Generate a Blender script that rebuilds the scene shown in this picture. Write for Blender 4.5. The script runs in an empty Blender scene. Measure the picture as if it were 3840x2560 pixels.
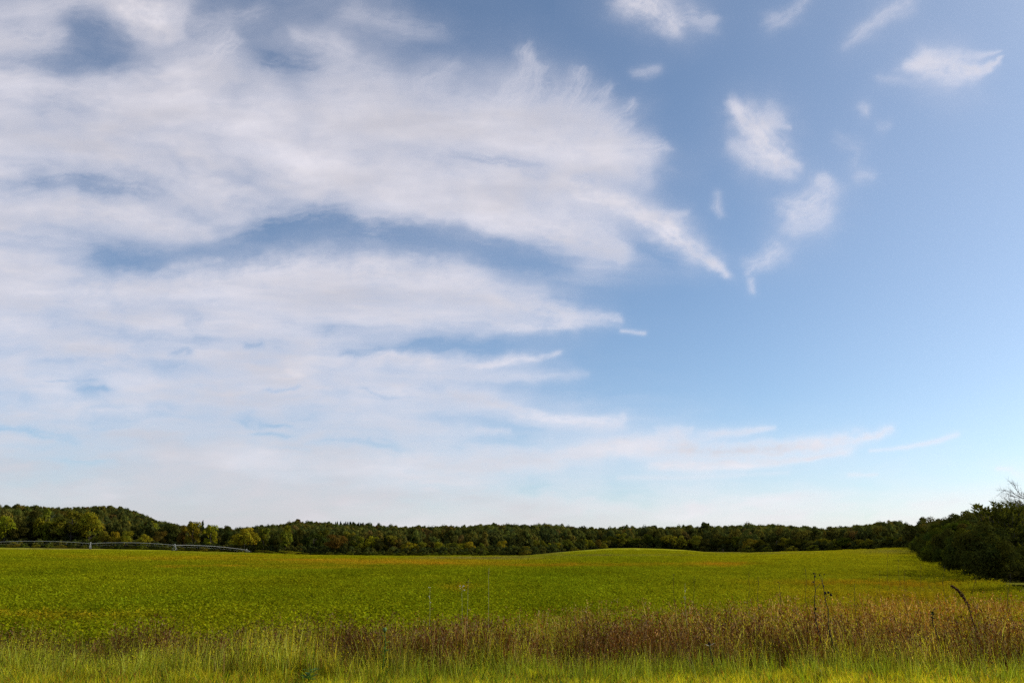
import bpy, math, random
import numpy as np
from mathutils import Vector

SC = bpy.context.scene
COL = SC.collection
# ------------------------------------------------------------------ camera
EYE = 2.6                      # the camera stands on the road bank, 2.6 m above the field
F = 3072.0                     # focal length in photo pixels (3840 wide)
PITCH = math.atan(770/F)
cam_d = bpy.data.cameras.new('camera'); cam = bpy.data.objects.new('camera', cam_d); COL.objects.link(cam)
cam_d.sensor_width = 36; cam_d.lens = 36*F/3840; cam_d.clip_start = .1; cam_d.clip_end = 400000
cam.location = (0, 0, EYE); cam.rotation_euler = (math.pi/2+PITCH, 0, 0)
SC.camera = cam
# ------------------------------------------------------------------ light
SUN_AZ, SUN_EL = math.radians(78), math.radians(31)
world = bpy.data.worlds.new('World'); SC.world = world; world.use_nodes = True
_nt = world.node_tree
_sky = _nt.nodes.new('ShaderNodeTexSky'); _sky.sky_type = 'NISHITA'; _sky.sun_disc = False
_sky.sun_elevation = SUN_EL; _sky.sun_rotation = SUN_AZ
_sky.altitude = 250; _sky.air_density = .76; _sky.dust_density = 1.2; _sky.ozone_density = 2.6
_wb = _nt.nodes.new('ShaderNodeMix'); _wb.data_type = 'RGBA'; _wb.blend_type = 'MULTIPLY'; _wb.inputs[0].default_value = 1
_wb.inputs[7].default_value = (.94, 1.045, 1.03, 1)          # the camera's cool rendering of the whole sky
_nt.links.new(_sky.outputs[0], _wb.inputs[6]); _nt.links.new(_wb.outputs[2], _nt.nodes['Background'].inputs[0])
_nt.nodes['Background'].inputs[1].default_value = 0.145
sun_d = bpy.data.lights.new('sun', 'SUN'); sun = bpy.data.objects.new('sun', sun_d); COL.objects.link(sun)
sun_d.energy = 5; sun_d.angle = math.radians(.53); sun_d.color = (1, .945, .86)
_s = Vector((math.sin(SUN_AZ)*math.cos(SUN_EL), math.cos(SUN_AZ)*math.cos(SUN_EL), math.sin(SUN_EL)))
sun.rotation_euler = _s.to_track_quat('Z', 'Y').to_euler(); sun.location = _s*200
vs = SC.view_settings
vs.view_transform = 'Standard'; vs.look = 'None'; vs.exposure = 0; vs.gamma = 1; vs.use_curve_mapping = False
SC.cycles.use_denoising = False; SC.cycles.max_bounces = 6; SC.cycles.diffuse_bounces = 3; SC.cycles.transmission_bounces = 4; SC.cycles.transparent_max_bounces = 8

# ------------------------------------------------------------------ charts: photo pixel <-> direction
CP, SP = math.cos(PITCH), math.sin(PITCH)
def at(px, py, depth):
    """the point at a given depth (metres along +Y) seen at a photo pixel"""
    x = (px-1920)/F; y = -(py-1280)/F
    dy = CP-y*SP; dz = SP+y*CP
    return np.array((x/dy*depth, depth, EYE+dz/dy*depth))
def chart(x, y, z):
    """photo pixel of world points"""
    z = z-EYE
    w = np.maximum(y*CP+z*SP, 1e-6); v = -y*SP+z*CP
    return 1920+F*x/w, 1280-F*v/w
def rise(py):
    """tangent of elevation of a photo row"""
    y = -(np.asarray(py, float)-1280)/F
    return (SP+y*CP)/(CP-y*SP)
KX = F*1.0309                  # pixels per unit x/y along the horizon

# ------------------------------------------------------------------ noise and the layout of the cirrus
# ---------- gradient noise ----------
_rs = np.random.RandomState(7)
_P = np.tile(_rs.permutation(512), 3)
_G = np.stack([np.cos(np.arange(512)*2.399963), np.sin(np.arange(512)*2.399963)], 1)
def gnoise(x, y):
    xi = np.floor(x).astype(np.int64); yi = np.floor(y).astype(np.int64)
    fx = x-xi; fy = y-yi
    u = fx*fx*fx*(fx*(fx*6-15)+10); v = fy*fy*fy*(fy*(fy*6-15)+10)
    def g(ix, iy, dx, dy):
        h = _P[_P[ix & 511] + (iy & 511)]
        gr = _G[h & 511]
        return gr[..., 0]*dx+gr[..., 1]*dy
    a = g(xi, yi, fx, fy); b = g(xi+1, yi, fx-1, fy)
    c = g(xi, yi+1, fx, fy-1); d = g(xi+1, yi+1, fx-1, fy-1)
    return ((a+(b-a)*u)+((c+(d-c)*u)-(a+(b-a)*u))*v)*1.5
def fbm(x, y, o=4, gain=.5, lac=2.03):
    s = 0; a = 1; t = 0
    for i in range(o):
        s = s+a*gnoise(x*lac**i+17.3*i, y*lac**i-9.1*i); t += a; a *= gain
    return s/t
def sstep(a, b, x):
    t = np.clip((x-a)/(b-a), 0, 1); return t*t*(3-2*t)

# ---------- cover, 0-9, every 160 units of the sky chart ----------
GRID = [
 #0    160  320  480  640  800  960 1120 1280 1440 1600 1760 1920 2080 2240 2400 2560 2720 2880 3040 3200 3360 3520 3680 3840
 [5.0, 4.5, 4.5, 5.0, 4.0, 1.5, 1.2, 1.8, 2.5, 2.0, 0.6, 0.3, 0.2, 0.0, 0.0, 1.0, 0.6, 0.2, 0.0, 0.2, 0.2, 0.6, 0.2, 0.3, 0.8],
 [6.0, 5.0, 2.6, 2.6, 4.0, 4.2, 2.6, 2.6, 3.4, 2.4, 1.2, 0.6, 0.8, 0.4, 0.0, 0.0, 0.2, 0.0, 0.0, 0.0, 0.5, 0.2, 0.3, 0.3, 0.3],
 [7.8, 7.5, 7.0, 6.4, 7.0, 7.0, 5.2, 4.0, 5.8, 5.8, 4.6, 4.0, 3.4, 1.8, 0.5, 0.0, 0.0, 0.0, 0.0, 0.0, 0.0, 0.5, 1.0, 0.6, 0.0],
 [8.2, 8.4, 8.2, 8.2, 8.4, 8.5, 8.5, 8.2, 8.5, 8.9, 9.0, 8.6, 8.2, 6.8, 4.2, 1.6, 0.0, 0.0, 0.4, 0.0, 0.2, 0.0, 0.0, 0.0, 0.0],
 [7.8, 7.6, 7.5, 7.5, 7.4, 7.6, 7.6, 8.0, 7.8, 7.8, 7.2, 6.6, 7.6, 8.4, 8.0, 4.8, 0.8, 0.0, 0.3, 0.0, 0.2, 0.2, 0.0, 0.0, 0.0],
 [7.4, 7.0, 6.4, 6.4, 6.6, 6.8, 7.2, 7.6, 8.2, 8.2, 8.6, 8.6, 8.0, 6.4, 5.0, 2.0, 0.2, 0.0, 0.0, 0.0, 0.0, 0.0, 0.0, 0.0, 0.0],
 [7.4, 5.8, 3.6, 3.0, 3.6, 1.8, 0.8, 0.6, 0.8, 0.6, 0.6, 0.7, 1.4, 2.6, 4.2, 2.2, 1.6, 0.3, 0.0, 0.0, 0.0, 0.0, 0.0, 0.0, 0.0],
 [8.4, 7.4, 6.4, 6.8, 7.8, 8.4, 9.0, 9.0, 9.0, 8.4, 7.8, 6.6, 4.6, 2.4, 0.8, 0.2, 0.0, 0.0, 0.0, 0.0, 0.0, 0.0, 0.0, 0.0, 0.0],
 [8.0, 8.0, 7.8, 7.8, 8.0, 8.2, 8.2, 7.4, 6.0, 4.4, 3.4, 2.2, 1.0, 0.8, 0.6, 0.3, 0.2, 0.0, 0.0, 0.0, 0.0, 0.0, 0.0, 0.0, 0.0],
 [7.6, 7.4, 6.6, 7.8, 7.8, 7.4, 7.4, 7.4, 7.6, 7.2, 6.4, 5.2, 4.2, 2.2, 1.0, 0.6, 0.4, 0.2, 0.0, 0.0, 0.0, 0.0, 0.0, 0.0, 0.0],
 [6.2, 6.0, 7.4, 8.2, 8.4, 8.2, 6.6, 6.0, 6.2, 5.6, 4.6, 3.8, 3.6, 3.4, 3.4, 2.4, 1.6, 1.0, 0.8, 0.6, 0.4, 0.4, 0.4, 0.4, 0.4],
 [7.4, 8.0, 8.4, 8.6, 8.8, 9.0, 9.0, 9.0, 8.8, 8.0, 6.8, 5.6, 5.0, 4.2, 3.4, 3.0, 2.8, 2.6, 2.4, 2.2, 2.0, 1.8, 1.8, 1.8, 2.0],
 [9.0, 9.2, 9.4, 9.4, 9.6, 9.6, 9.6, 9.6, 9.4, 9.0, 8.8, 8.6, 8.4, 8.2, 8.0, 7.8, 7.6, 7.4, 7.2, 7.0, 6.8, 6.6, 6.4, 6.4, 6.4],
]
# wisps: (points (x, y, half width), strength, fibre contrast)
WISPS = [
 # upper left puff and scraps
 ([(430,-30,60),(520,30,75),(600,70,75),(650,110,45)], .80, .25),
 ([(690,-20,40),(690,130,30),(640,150,30)], .35, .3),
 ([(-40,140,40),(100,150,50),(230,135,40)], .45, .4),
 ([(0,60,50),(200,20,40),(420,10,40)], .3, .4),
 ([(760,80,40),(900,70,36),(1000,40,30)], .22, .5),
 ([(880,150,50),(780,250,70),(660,290,70)], .45, .4),
 ([(1120,130,26),(1250,170,40),(1310,200,26)], .3, .5),
 ([(1300,40,40),(1480,95,40),(1640,110,30)], .2, .5),
 # upper edge feathers of the great streak
 ([(1180,320,70),(1330,280,70),(1480,300,57)], 0.19, 0.80),
 ([(1560,330,43),(1640,270,38),(1700,240,19)], 0.19, 0.80),
 ([(1880,380,57),(1935,330,51),(1960,270,38),(1975,200,30),(1990,150,13)], 0.25, 0.80),
 ([(1990,400,57),(2030,330,48),(2020,260,38),(1990,200,19)], 0.26, 0.80),
 ([(2120,420,65),(2160,350,51),(2175,300,40),(2190,260,16)], 0.31, 0.80),
 ([(2200,440,57),(2260,390,43),(2300,340,16)], 0.25, 0.80),
 ([(2220,520,57),(2310,460,32),(2390,390,11)], 0.28, 0.80),
 ([(2240,560,57),(2330,500,32),(2390,470,11)], 0.34, 0.80),
 ([(2230,600,70),(2330,560,57),(2420,560,38),(2500,545,16)], 0.37, 0.80),
 # great streak body
 ([(-60,340,60),(300,340,50),(640,430,50),(980,430,50),(1400,430,55)], .4, .35),
 ([(1260,440,70),(1600,430,70),(1900,480,80),(2150,560,70),(2350,590,55),(2420,610,30)], .6, .3),
 ([(900,560,40),(1300,620,44),(1600,640,50),(1850,680,46),(2060,720,30)], .4, .35),
 ([(1120,620,50),(1400,700,60),(1700,770,60),(1980,840,60),(2180,890,55),(2330,960,34)], .62, .3),
 ([(2080,680,34),(2240,740,40),(2380,790,40),(2500,850,42),(2600,910,36),(2680,980,24),(2735,1035,10)], .72, .35),
 ([(2300,760,20),(2500,810,20),(2570,800,10)], .35, .4),
 ([(2080,780,40),(2250,850,40),(2350,930,30)], .4, .35),
 ([(-60,560,36),(300,540,36),(560,620,34),(700,720,28)], .3, .4),
 # second streak, left
 ([(-60,770,36),(250,790,44),(500,820,50),(700,860,46),(800,880,26)], .62, .3),
 ([(-60,960,40),(120,980,36),(260,1020,20)], .4, .4),
 ([(640,1000,20),(760,980,16),(840,970,8)], .25, .4),
 # middle streak
 ([(-60,1090,50),(250,1100,40),(560,1080,50),(900,1040,60),(1200,1000,60),(1300,985,40)], .6, .3),
 ([(1050,1060,60),(1400,1040,70),(1700,1080,70),(1950,1140,50),(2150,1190,34),(2330,1195,14)], .6, .35),
 ([(1300,1010,40),(1500,990,40),(1700,1010,46),(1820,1030,30)], .45, .4),
 ([(1500,1180,40),(1800,1210,30),(2050,1225,18),(2200,1210,8)], .5, .4),
 ([(2330,1240,6),(2420,1250,6)], .4, .3),
 # thin arcs below
 ([(1380,1370,34),(1460,1330,22),(1600,1360,22),(1800,1365,18),(2000,1345,14),(2100,1325,7)], .62, .35),
 ([(1300,1400,30),(1700,1420,26),(2050,1410,18),(2200,1400,12)], .3, .4),
 ([(1500,1500,40),(1750,1500,36),(1850,1480,26)], .35, .4),
 ([(1700,1460,26),(1850,1510,28),(2000,1560,24),(2150,1585,24),(2330,1590,22),(2350,1570,16)], .62, .4),
 ([(1250,1560,40),(1600,1600,26),(1900,1612,10)], .4, .4),
 ([(1500,1650,30),(1750,1680,24),(2050,1700,20)], .35, .4),
 # long low streak
 ([(600,1720,40),(1200,1730,44),(1700,1740,40),(2000,1725,34),(2250,1690,32),(2500,1660,26),(2600,1610,8)], .62, .3),
 ([(2250,1680,30),(2560,1680,38),(2800,1690,32),(3000,1670,28),(3180,1650,24),(3270,1635,14),(3340,1610,10)], .75, .3),
 ([(2440,1745,16),(2640,1750,22),(2800,1740,16),(2950,1725,10),(3080,1705,8),(3180,1690,12)], .72, .3),
 ([(2630,1630,14),(2800,1615,14),(2900,1600,7)], .5, .4),
 ([(2480,1620,18),(2540,1618,16)], .4, .4),
 ([(3260,1690,5),(3400,1675,7),(3520,1650,8),(3590,1625,8)], .45, .4),
 ([(2320,1790,8),(2600,1790,8),(2950,1770,6)], .3, .4), ([(3180,1780,6),(3290,1778,6)], .35, .3),
 ([(3740,1755,6),(3790,1757,6)], .4, .3), ([(3800,1770,10),(3860,1790,16)], .35, .3),
 # scraps of the right-hand sky
 ([(2330,-30,60),(2440,10,60),(2500,70,42),(2530,95,26)], 0.59, 0.44),
 ([(2520,60,50),(2640,70,36),(2690,65,14)], 0.29, 0.62),
 ([(3030,0,16),(2960,50,26),(2880,90,30)], 0.23, 0.62),
 ([(3420,10,26),(3330,50,26),(3250,110,24),(3160,170,16)], 0.28, 0.62),
 ([(2380,280,14),(2420,275,22),(2470,260,14)], 0.23, 0.62),
 ([(3390,260,18),(3470,235,40),(3560,255,52),(3640,270,34),(3720,240,12),(3770,215,4)], 0.59, 0.44),
 ([(3460,210,20),(3580,215,22),(3680,205,12),(3760,190,4)], 0.33, 0.50),
 ([(3300,300,16),(3460,310,22),(3600,300,20)], 0.16, 0.50),
 ([(2760,390,24),(2800,440,46),(2850,500,62),(2890,560,56),(2940,600,38),(3000,625,26)], 0.66, 0.38),
 ([(2880,440,40),(2930,460,26),(2970,480,8)], 0.29, 0.50),
 ([(2740,540,30),(2820,590,36),(2960,650,20)], 0.33, 0.50),
 ([(3085,665,26),(3100,710,42),(3060,760,46),(3000,785,44),(2950,775,26)], 0.41, 0.50),
 ([(2970,850,46),(3060,830,50),(3120,790,36)], 0.25, 0.50),
 ([(2930,930,40),(2870,970,30),(2820,985,26),(2810,1010,14)], 0.37, 0.50),
 ([(2815,1050,13),(2815,1090,10)], 0.34, 0.50),
 ([(2690,730,16),(2690,770,18),(2705,800,12)], 0.26, 0.50),
 ([(3240,405,18),(3245,430,14)], 0.29, 0.50), ([(3300,480,22),(3330,470,14)], 0.11, 0.50),
 ([(3140,520,20),(3220,560,26),(3210,610,24)], 0.11, 0.62), ([(3220,660,26),(3270,665,18)], 0.21, 0.50),
]
# gaps: (points, strength)
GAPS = [
 ([(820,915,34),(1000,875,46),(1250,855,46),(1500,885,56),(1800,935,58),(2100,990,46)], .72), ([(240,1000,26),(420,985,40),(640,985,40),(900,950,36)], .55),
 ([(-40,250,30),(160,235,40),(420,240,40),(640,220,30)], .35), ([(0,700,26),(240,680,36),(460,705,36),(640,740,26)], .35), ([(300,1270,20),(600,1250,24),(900,1290,20)], .22), ([(100,1345,14),(500,1350,18),(800,1390,14)], .25),
 ([(230,70,44),(400,130,50),(540,170,44)], 0.55),
 ([(200,200,30),(380,215,44),(500,200,30)], 0.45),
 ([(700,40,26),(800,60,40),(940,110,36)], 0.60),
 ([(960,220,44),(1100,235,40),(1220,245,30)], 0.50),
 ([(1700,575,18),(1860,595,22),(1980,625,30),(2090,660,22)], 0.42),
 ([(2130,680,20),(2190,695,26),(2250,700,14)], 0.75),
 ([(2310,765,10),(2400,790,18),(2520,815,14)], 0.50),
 ([(2250,860,12),(2330,895,22),(2420,930,24),(2560,990,26)], 0.75),
 ([(240,660,30),(330,700,44),(480,720,36)], 0.35),
 ([(940,880,40),(1150,850,50),(1350,840,50)], 0.80),
 ([(1420,860,40),(1700,900,54),(1950,960,46),(2150,1000,40)], 0.85),
 ([(340,960,30),(520,990,44),(700,1000,36),(820,970,30)], 0.72),
 ([(200,1075,12),(300,1070,16),(480,1045,16)], 0.50),
 ([(860,985,28),(1000,960,34),(1120,985,26)], 0.50),
 ([(1290,1330,10),(1400,1310,14),(1560,1305,24),(1750,1300,30),(1960,1290,30)], 0.75),
 ([(700,1210,26),(760,1180,30)], 0.22), ([(900,1310,14),(1000,1290,16)], 0.35), ([(640,1325,10),(740,1330,10)], 0.35),
 ([(160,1425,5),(360,1430,5)], 0.34), ([(280,1450,5),(440,1455,7)], 0.42), ([(990,1465,5),(1130,1455,5)], 0.38),
 ([(870,1580,6),(990,1590,13),(1100,1600,8)], 0.51), ([(910,1620,6),(1100,1640,7)], 0.34),
 ([(1140,1660,12),(1350,1665,14),(1540,1685,9)], 0.51), ([(990,1690,5),(1170,1685,6)], 0.34),
 ([(1700,1580,20),(1900,1600,22),(2050,1620,12)], 0.35), ([(1750,1640,18),(2000,1660,22)], 0.50),
 ([(-80,1600,9),(120,1620,18),(300,1660,12)], 0.42), ([(160,1730,5),(440,1735,6)], 0.26),
 ([(1550,1440,14),(1800,1435,18),(2000,1440,14)], 0.40), ([(1340,1460,5),(1520,1500,6)], 0.26),
 ([(2580,1720,8),(2760,1722,8),(2900,1712,8)], 0.50), ([(2920,1702,8),(3140,1682,7)], 0.50),
 ([(2640,1655,10),(2720,1650,14),(2860,1640,10)], 0.55),
]
def _poly(X, Y, pts):
    """distance / half width to a bent line with changing width, and the run along it"""
    pts = np.asarray(pts, float)
    best = np.full(X.shape, 1e9); run = np.zeros(X.shape); side = np.zeros(X.shape)
    L = 0.
    n = len(pts)-1
    for i in range(n):
        a, b = pts[i], pts[i+1]
        d = b[:2]-a[:2]; l = np.hypot(*d); d = d/l
        px, py = X-a[0], Y-a[1]
        t = px*d[0]+py*d[1]; s = px*d[1]-py*d[0]
        tc = np.clip(t, 0, l)
        w = a[2]+(b[2]-a[2])*tc/l
        q = np.hypot(t-tc, s)/w
        m = q < best
        best = np.where(m, q, best); run = np.where(m, L+t, run); side = np.where(m, s, side)
        L += l
    return best, run, side
def cloud_cover(X, Y):
    sh = X.shape
    X = X.ravel().astype(float); Y = Y.ravel().astype(float)
    wx = fbm(X/520, Y/260, 4); wy = fbm(X/520+31, Y/260+11, 4)
    wx2 = fbm(X/110+5, Y/60, 3); wy2 = fbm(X/110+77, Y/60+9, 3)
    Xw = X+120*wx+34*wx2; Yw = Y+46*wy+16*wy2
    G = np.array(GRID)/10*.87
    gx = np.clip(Xw/160, 0, 23.999); gy = np.clip(Yw/160, 0, 11.999)
    i = gx.astype(int); j = gy.astype(int)
    u = gx-i; v = gy-j; u = u*u*(3-2*u); v = v*v*(3-2*v)
    D = (G[j, i]*(1-u)+G[j, i+1]*u)*(1-v)+(G[j+1, i]*(1-u)+G[j+1, i+1]*u)*v
    # fibres: run with the streaks, sinking to the right in the upper sky, level further down
    th = np.interp(Y, [0, 500, 900, 1200, 1700], [-.18, .10, .22, .06, -.03])
    c, s = np.cos(th), np.sin(th)
    a = (Xw*c+Yw*s); b = (-Xw*s+Yw*c)
    f1 = fbm(a/430, b/85, 5, .55); f2 = fbm(a/130+40, b/30+3, 4, .6); f3 = fbm(Xw/260+8, Yw/150+2, 5, .55)
    amp = np.clip(D*1.6, 0, 1)*np.clip((1.06-D)*2.2, .45, 1)
    D = D+amp*(.46*f1+.12*f2+.34*f3)
    D = np.clip(D, 0, 1)**1.12
    n1 = fbm(X/70+3, Y/55, 4, .6); n2 = fbm(X/70+53, Y/55+8, 4, .6); n3 = fbm(X/150+13, Y/90+8, 5, .62); n4 = fbm(X/26, Y/18+8, 3, .6)
    Xs = X+40*wx+26*wx2+17*n1; Ys = Y+24*wy+18*wy2+14*n2
    def near(p):
        r = p[:, 2].max()*3.2+60
        return (X > p[:, 0].min()-r) & (X < p[:, 0].max()+r) & (Y > p[:, 1].min()-r) & (Y < p[:, 1].max()+r)
    for k, (pts, st) in enumerate(GAPS):
        p = np.asarray(pts); m = near(p)
        if not m.any(): continue
        q, run, side = _poly(Xs[m], Ys[m], pts)
        Ln = np.hypot(*np.diff(p[:, :2], axis=0).T).sum(); e = run/Ln
        tap = sstep(-.12, .22, e)*sstep(1.12, .78, e)
        v = np.exp(-.62*q*q)*(1+.7*n3[m]+1.0*fbm(run/190+k*3, side/15+k, 4, .6))
        D[m] *= 1-np.clip(st*1.25*tap*np.clip(v, 0, 1.15), 0, .92)
    for k, (pts, st, fc) in enumerate(WISPS):
        p = np.asarray(pts); m = near(p)
        if not m.any(): continue
        g = np.clip(p[:, 2].max()/46, .22, 1)
        q, run, side = _poly(X[m]+(Xs[m]-X[m])*g, Y[m]+(Ys[m]-Y[m])*g, pts)
        fib = fbm(run/190+k*5, side/13+k*2, 4, .62)
        Ln = np.hypot(*np.diff(p[:, :2], axis=0).T).sum(); e = run/Ln
        tap = sstep(-.18-45/Ln, .12, e)*sstep(1.16+45/Ln, .82, e)
        n = .75*n3[m]+fc*1.4*fib+.32*n1[m]+.18*n4[m]
        v = np.exp(-.74*q*q)*np.clip(1+1.1*n, 0, 2.2)
        S = st*.90*(1-.45*np.clip(D[m]*1.4-.3, 0, 1))*tap*np.clip(v, 0, 1.2)+.12*st*np.exp(-q*q*.14)
        D[m] = 1-(1-D[m])*(1-np.clip(S, 0, .95))
    return np.clip(D, 0, 1).reshape(sh)

# ------------------------------------------------------------------ mesh and material helpers
def mesh_np(name, V, Fc, attrs=None, mats=(), smooth=False):
    """V (n,3); Fc a list of (m,k) index arrays; attrs {name: (domain, type, array)}"""
    me = bpy.data.meshes.new(name)
    V = np.asarray(V, np.float32)
    me.vertices.add(len(V)); me.vertices.foreach_set('co', V.ravel())
    if not isinstance(Fc, (list, tuple)): Fc = [Fc]
    Fc = [np.asarray(f, np.int32) for f in Fc if len(f)]
    if Fc:
        tot = np.concatenate([np.full(len(f), f.shape[1], np.int32) for f in Fc])
        idx = np.concatenate([f.ravel() for f in Fc])
        me.loops.add(len(idx)); me.polygons.add(len(tot))
        me.loops.foreach_set('vertex_index', idx)
        st = np.zeros(len(tot), np.int32); st[1:] = np.cumsum(tot)[:-1]
        me.polygons.foreach_set('loop_start', st); me.polygons.foreach_set('loop_total', tot)
    for k, (dom, typ, arr) in (attrs or {}).items():
        a = me.attributes.new(k, typ, dom); arr = np.asarray(arr)
        if typ == 'FLOAT_COLOR':
            if arr.shape[1] == 3: arr = np.concatenate([arr, np.ones((len(arr), 1))], 1)
            a.data.foreach_set('color', arr.astype(np.float32).ravel())
        elif typ == 'FLOAT_VECTOR': a.data.foreach_set('vector', arr.astype(np.float32).ravel())
        elif typ == 'INT': a.data.foreach_set('value', arr.astype(np.int32).ravel())
        else: a.data.foreach_set('value', arr.astype(np.float32).ravel())
    me.update(calc_edges=True)
    if smooth: me.polygons.foreach_set('use_smooth', np.ones(len(me.polygons), bool))
    for m in mats: me.materials.append(m)
    return me
def obj(name, me, parent=None, **props):
    o = bpy.data.objects.new(name, me); COL.objects.link(o)
    if parent: o.parent = parent
    for k, v in props.items(): o[k] = v
    return o
def empty(name, loc=(0, 0, 0), rz=0, **props):
    o = bpy.data.objects.new(name, None); COL.objects.link(o); o.location = loc; o.rotation_euler = (0, 0, rz)
    o.empty_display_size = .3
    for k, v in props.items(): o[k] = v
    return o
class N:
    """tiny node-graph writer"""
    def __init__(s, name):
        s.m = bpy.data.materials.new(name); s.m.use_nodes = True; s.t = s.m.node_tree; s.t.nodes.clear()
        s.out = s.n('ShaderNodeOutputMaterial')
    def n(s, typ, **kw):
        k = s.t.nodes.new(typ)
        for a, v in kw.items(): setattr(k, a, v)
        return k
    def l(s, a, b): s.t.links.new(a, b)
    def put(s, sock, v):
        if isinstance(v, bpy.types.NodeSocket): s.l(v, sock)
        else: sock.default_value = v
    def math(s, op, a, b=0., clamp=False):
        k = s.n('ShaderNodeMath', operation=op, use_clamp=clamp); s.put(k.inputs[0], a); s.put(k.inputs[1], b); return k.outputs[0]
    def mul(s, a, b):
        k = s.n('ShaderNodeMix', data_type='RGBA', blend_type='MULTIPLY'); k.inputs[0].default_value = 1
        s.put(k.inputs[6], a); s.put(k.inputs[7], b); return k.outputs[2]
    def mix(s, f, a, b):
        k = s.n('ShaderNodeMix', data_type='RGBA'); s.put(k.inputs[0], f); s.put(k.inputs[6], a); s.put(k.inputs[7], b); return k.outputs[2]
    def attr(s, name, typ='GEOMETRY'): return s.n('ShaderNodeAttribute', attribute_name=name, attribute_type=typ)
    def noise(s, scale, detail=4, rough=.55, vec=None):
        k = s.n('ShaderNodeTexNoise'); k.inputs['Scale'].default_value = scale; k.inputs['Detail'].default_value = detail; k.inputs['Roughness'].default_value = rough
        if vec is not None: s.l(vec, k.inputs['Vector'])
        return k.outputs[0]
    def ramp(s, f, lo, hi, a=0., b=1.):
        k = s.n('ShaderNodeMapRange'); s.put(k.inputs[0], f)
        for i, v in zip((1, 2, 3, 4), (lo, hi, a, b)): k.inputs[i].default_value = v
        return k.outputs[0]
    def bsdf(s, col, rough=.7, spec=.25, **kw):
        k = s.n('ShaderNodeBsdfPrincipled'); s.put(k.inputs['Base Color'], col); s.put(k.inputs['Roughness'], rough)
        s.put(k.inputs['Specular IOR Level'], spec); return k
    def done(s, sh): s.l(sh, s.out.inputs[0]); return s.m
def leaf_material(name, source, transl=.35, rough=.9, spec=.0):
    """leaf colour = a tint (of the instance, or of the object) times the leaf's own colour"""
    g = N(name)
    tint = g.attr('tint', 'INSTANCER').outputs['Color'] if source == 'instance' else g.n('ShaderNodeObjectInfo').outputs['Color']
    col = g.mul(tint, g.attr('col').outputs['Color'])
    b = g.bsdf(col, rough, spec)
    t = g.n('ShaderNodeBsdfTranslucent'); g.put(t.inputs[0], g.mul(col, (1.15, 1.1, .55, 1)))
    m = g.n('ShaderNodeMixShader'); m.inputs[0].default_value = transl; g.l(b.outputs[0], m.inputs[1]); g.l(t.outputs[0], m.inputs[2])
    return g.done(m.outputs[0])
def plain(name, col, rough=.7, spec=.25, var=.25, scale=6., metallic=0):
    g = N(name); tc = g.n('ShaderNodeTexCoord').outputs['Object']
    f = g.ramp(g.noise(scale, 5, .6, tc), .3, .7, 1-var, 1+var)
    b = g.bsdf(g.mul((*col, 1), g.n('ShaderNodeCombineColor').outputs[0]) if False else (*col, 1), rough, spec)
    mm = g.n('ShaderNodeVectorMath', operation='SCALE'); mm.inputs[0].default_value = col; g.l(f, mm.inputs['Scale']); g.l(mm.outputs[0], b.inputs['Base Color'])
    b.inputs['Metallic'].default_value = metallic
    return g.done(b.outputs[0])
M_LEAF_I = leaf_material('leaf_scatter', 'instance', .30)
M_LEAF_O = leaf_material('leaf_tree', 'object', .28)
M_BLADE = leaf_material('grass_blade', 'instance', .5, .55, .05)
M_BARK = plain('bark', (.075, .062, .05), .9, .1, .35, 3)
M_BARK_PALE = plain('bark_pale', (.22, .20, .18), .85, .1, .3, 5)
M_STALK = plain('dead_stalk', (.020, .014, .010), .8, .15, .4, 30)
M_STALK_RED = plain('red_stalk', (.055, .016, .008), .8, .1, .4, 40)
M_HEAD = plain('seed_head', (.014, .010, .008), .9, .1, .4, 60)
M_STRAW = plain('straw', (.38, .33, .20), .7, .2, .25, 40)
M_WHITE = plain('white_seed', (.62, .58, .50), .8, .2, .2, 40)
M_ZINC = plain('galvanised', (.33, .335, .335), .45, .5, .15, 2, .3)
M_TYRE = plain('tyre', (.03, .028, .025), .9, .1, .3, 4)
M_POST = plain('weathered_post', (.05, .04, .032), .9, .1, .3, 8)
M_STONE = plain('pale_stone', (.42, .40, .37), .9, .15, .25, 3)
def leafy(name, col, transl=.3): 
    g = N(name); c = g.mul((*col, 1), g.attr('col').outputs['Color']); b = g.bsdf(c, .6, .1)
    t = g.n('ShaderNodeBsdfTranslucent'); g.put(t.inputs[0], g.mul(c, (1.15, 1.1, .6, 1)))
    m = g.n('ShaderNodeMixShader'); m.inputs[0].default_value = transl; g.l(b.outputs[0], m.inputs[1]); g.l(t.outputs[0], m.inputs[2])
    return g.done(m.outputs[0])
M_GREENLEAF = leafy('green_leaf', (.07, .14, .02)); M_DARKLEAF = leafy('dark_leaf', (.018, .03, .012))
M_THISTLE = leafy('thistle_head', (.13, .19, .06))
def tube(P, R, k=6):
    """tapered tube along points P with radii R"""
    P = np.asarray(P, float); n = len(P); R = np.broadcast_to(np.asarray(R, float), (n,))
    T = np.gradient(P, axis=0); T /= np.linalg.norm(T, axis=1)[:, None]+1e-12
    a = np.array((.0, 0, 1.)) if abs(T[0][2]) < .9 else np.array((1., 0, 0))
    V = []
    for i in range(n):
        u = np.cross(T[i], a); u /= np.linalg.norm(u)+1e-12; w = np.cross(T[i], u)
        q = np.arange(k)*2*math.pi/k
        V.append(P[i]+R[i]*(np.cos(q)[:, None]*u+np.sin(q)[:, None]*w))
    V = np.concatenate(V); i = np.arange(n-1)[:, None]*k; j = np.arange(k)[None]; j2 = (j+1) % k
    Q = np.stack([i+j, i+j2, i+k+j2, i+k+j], -1).reshape(-1, 4)
    V = np.concatenate([V, P[-1:]+T[-1]*R[-1]]); top = (n-1)*k
    C = np.stack([top+np.arange(k), top+(np.arange(k)+1) % k, np.full(k, len(V)-1)], 1)
    return V, Q, C
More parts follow.
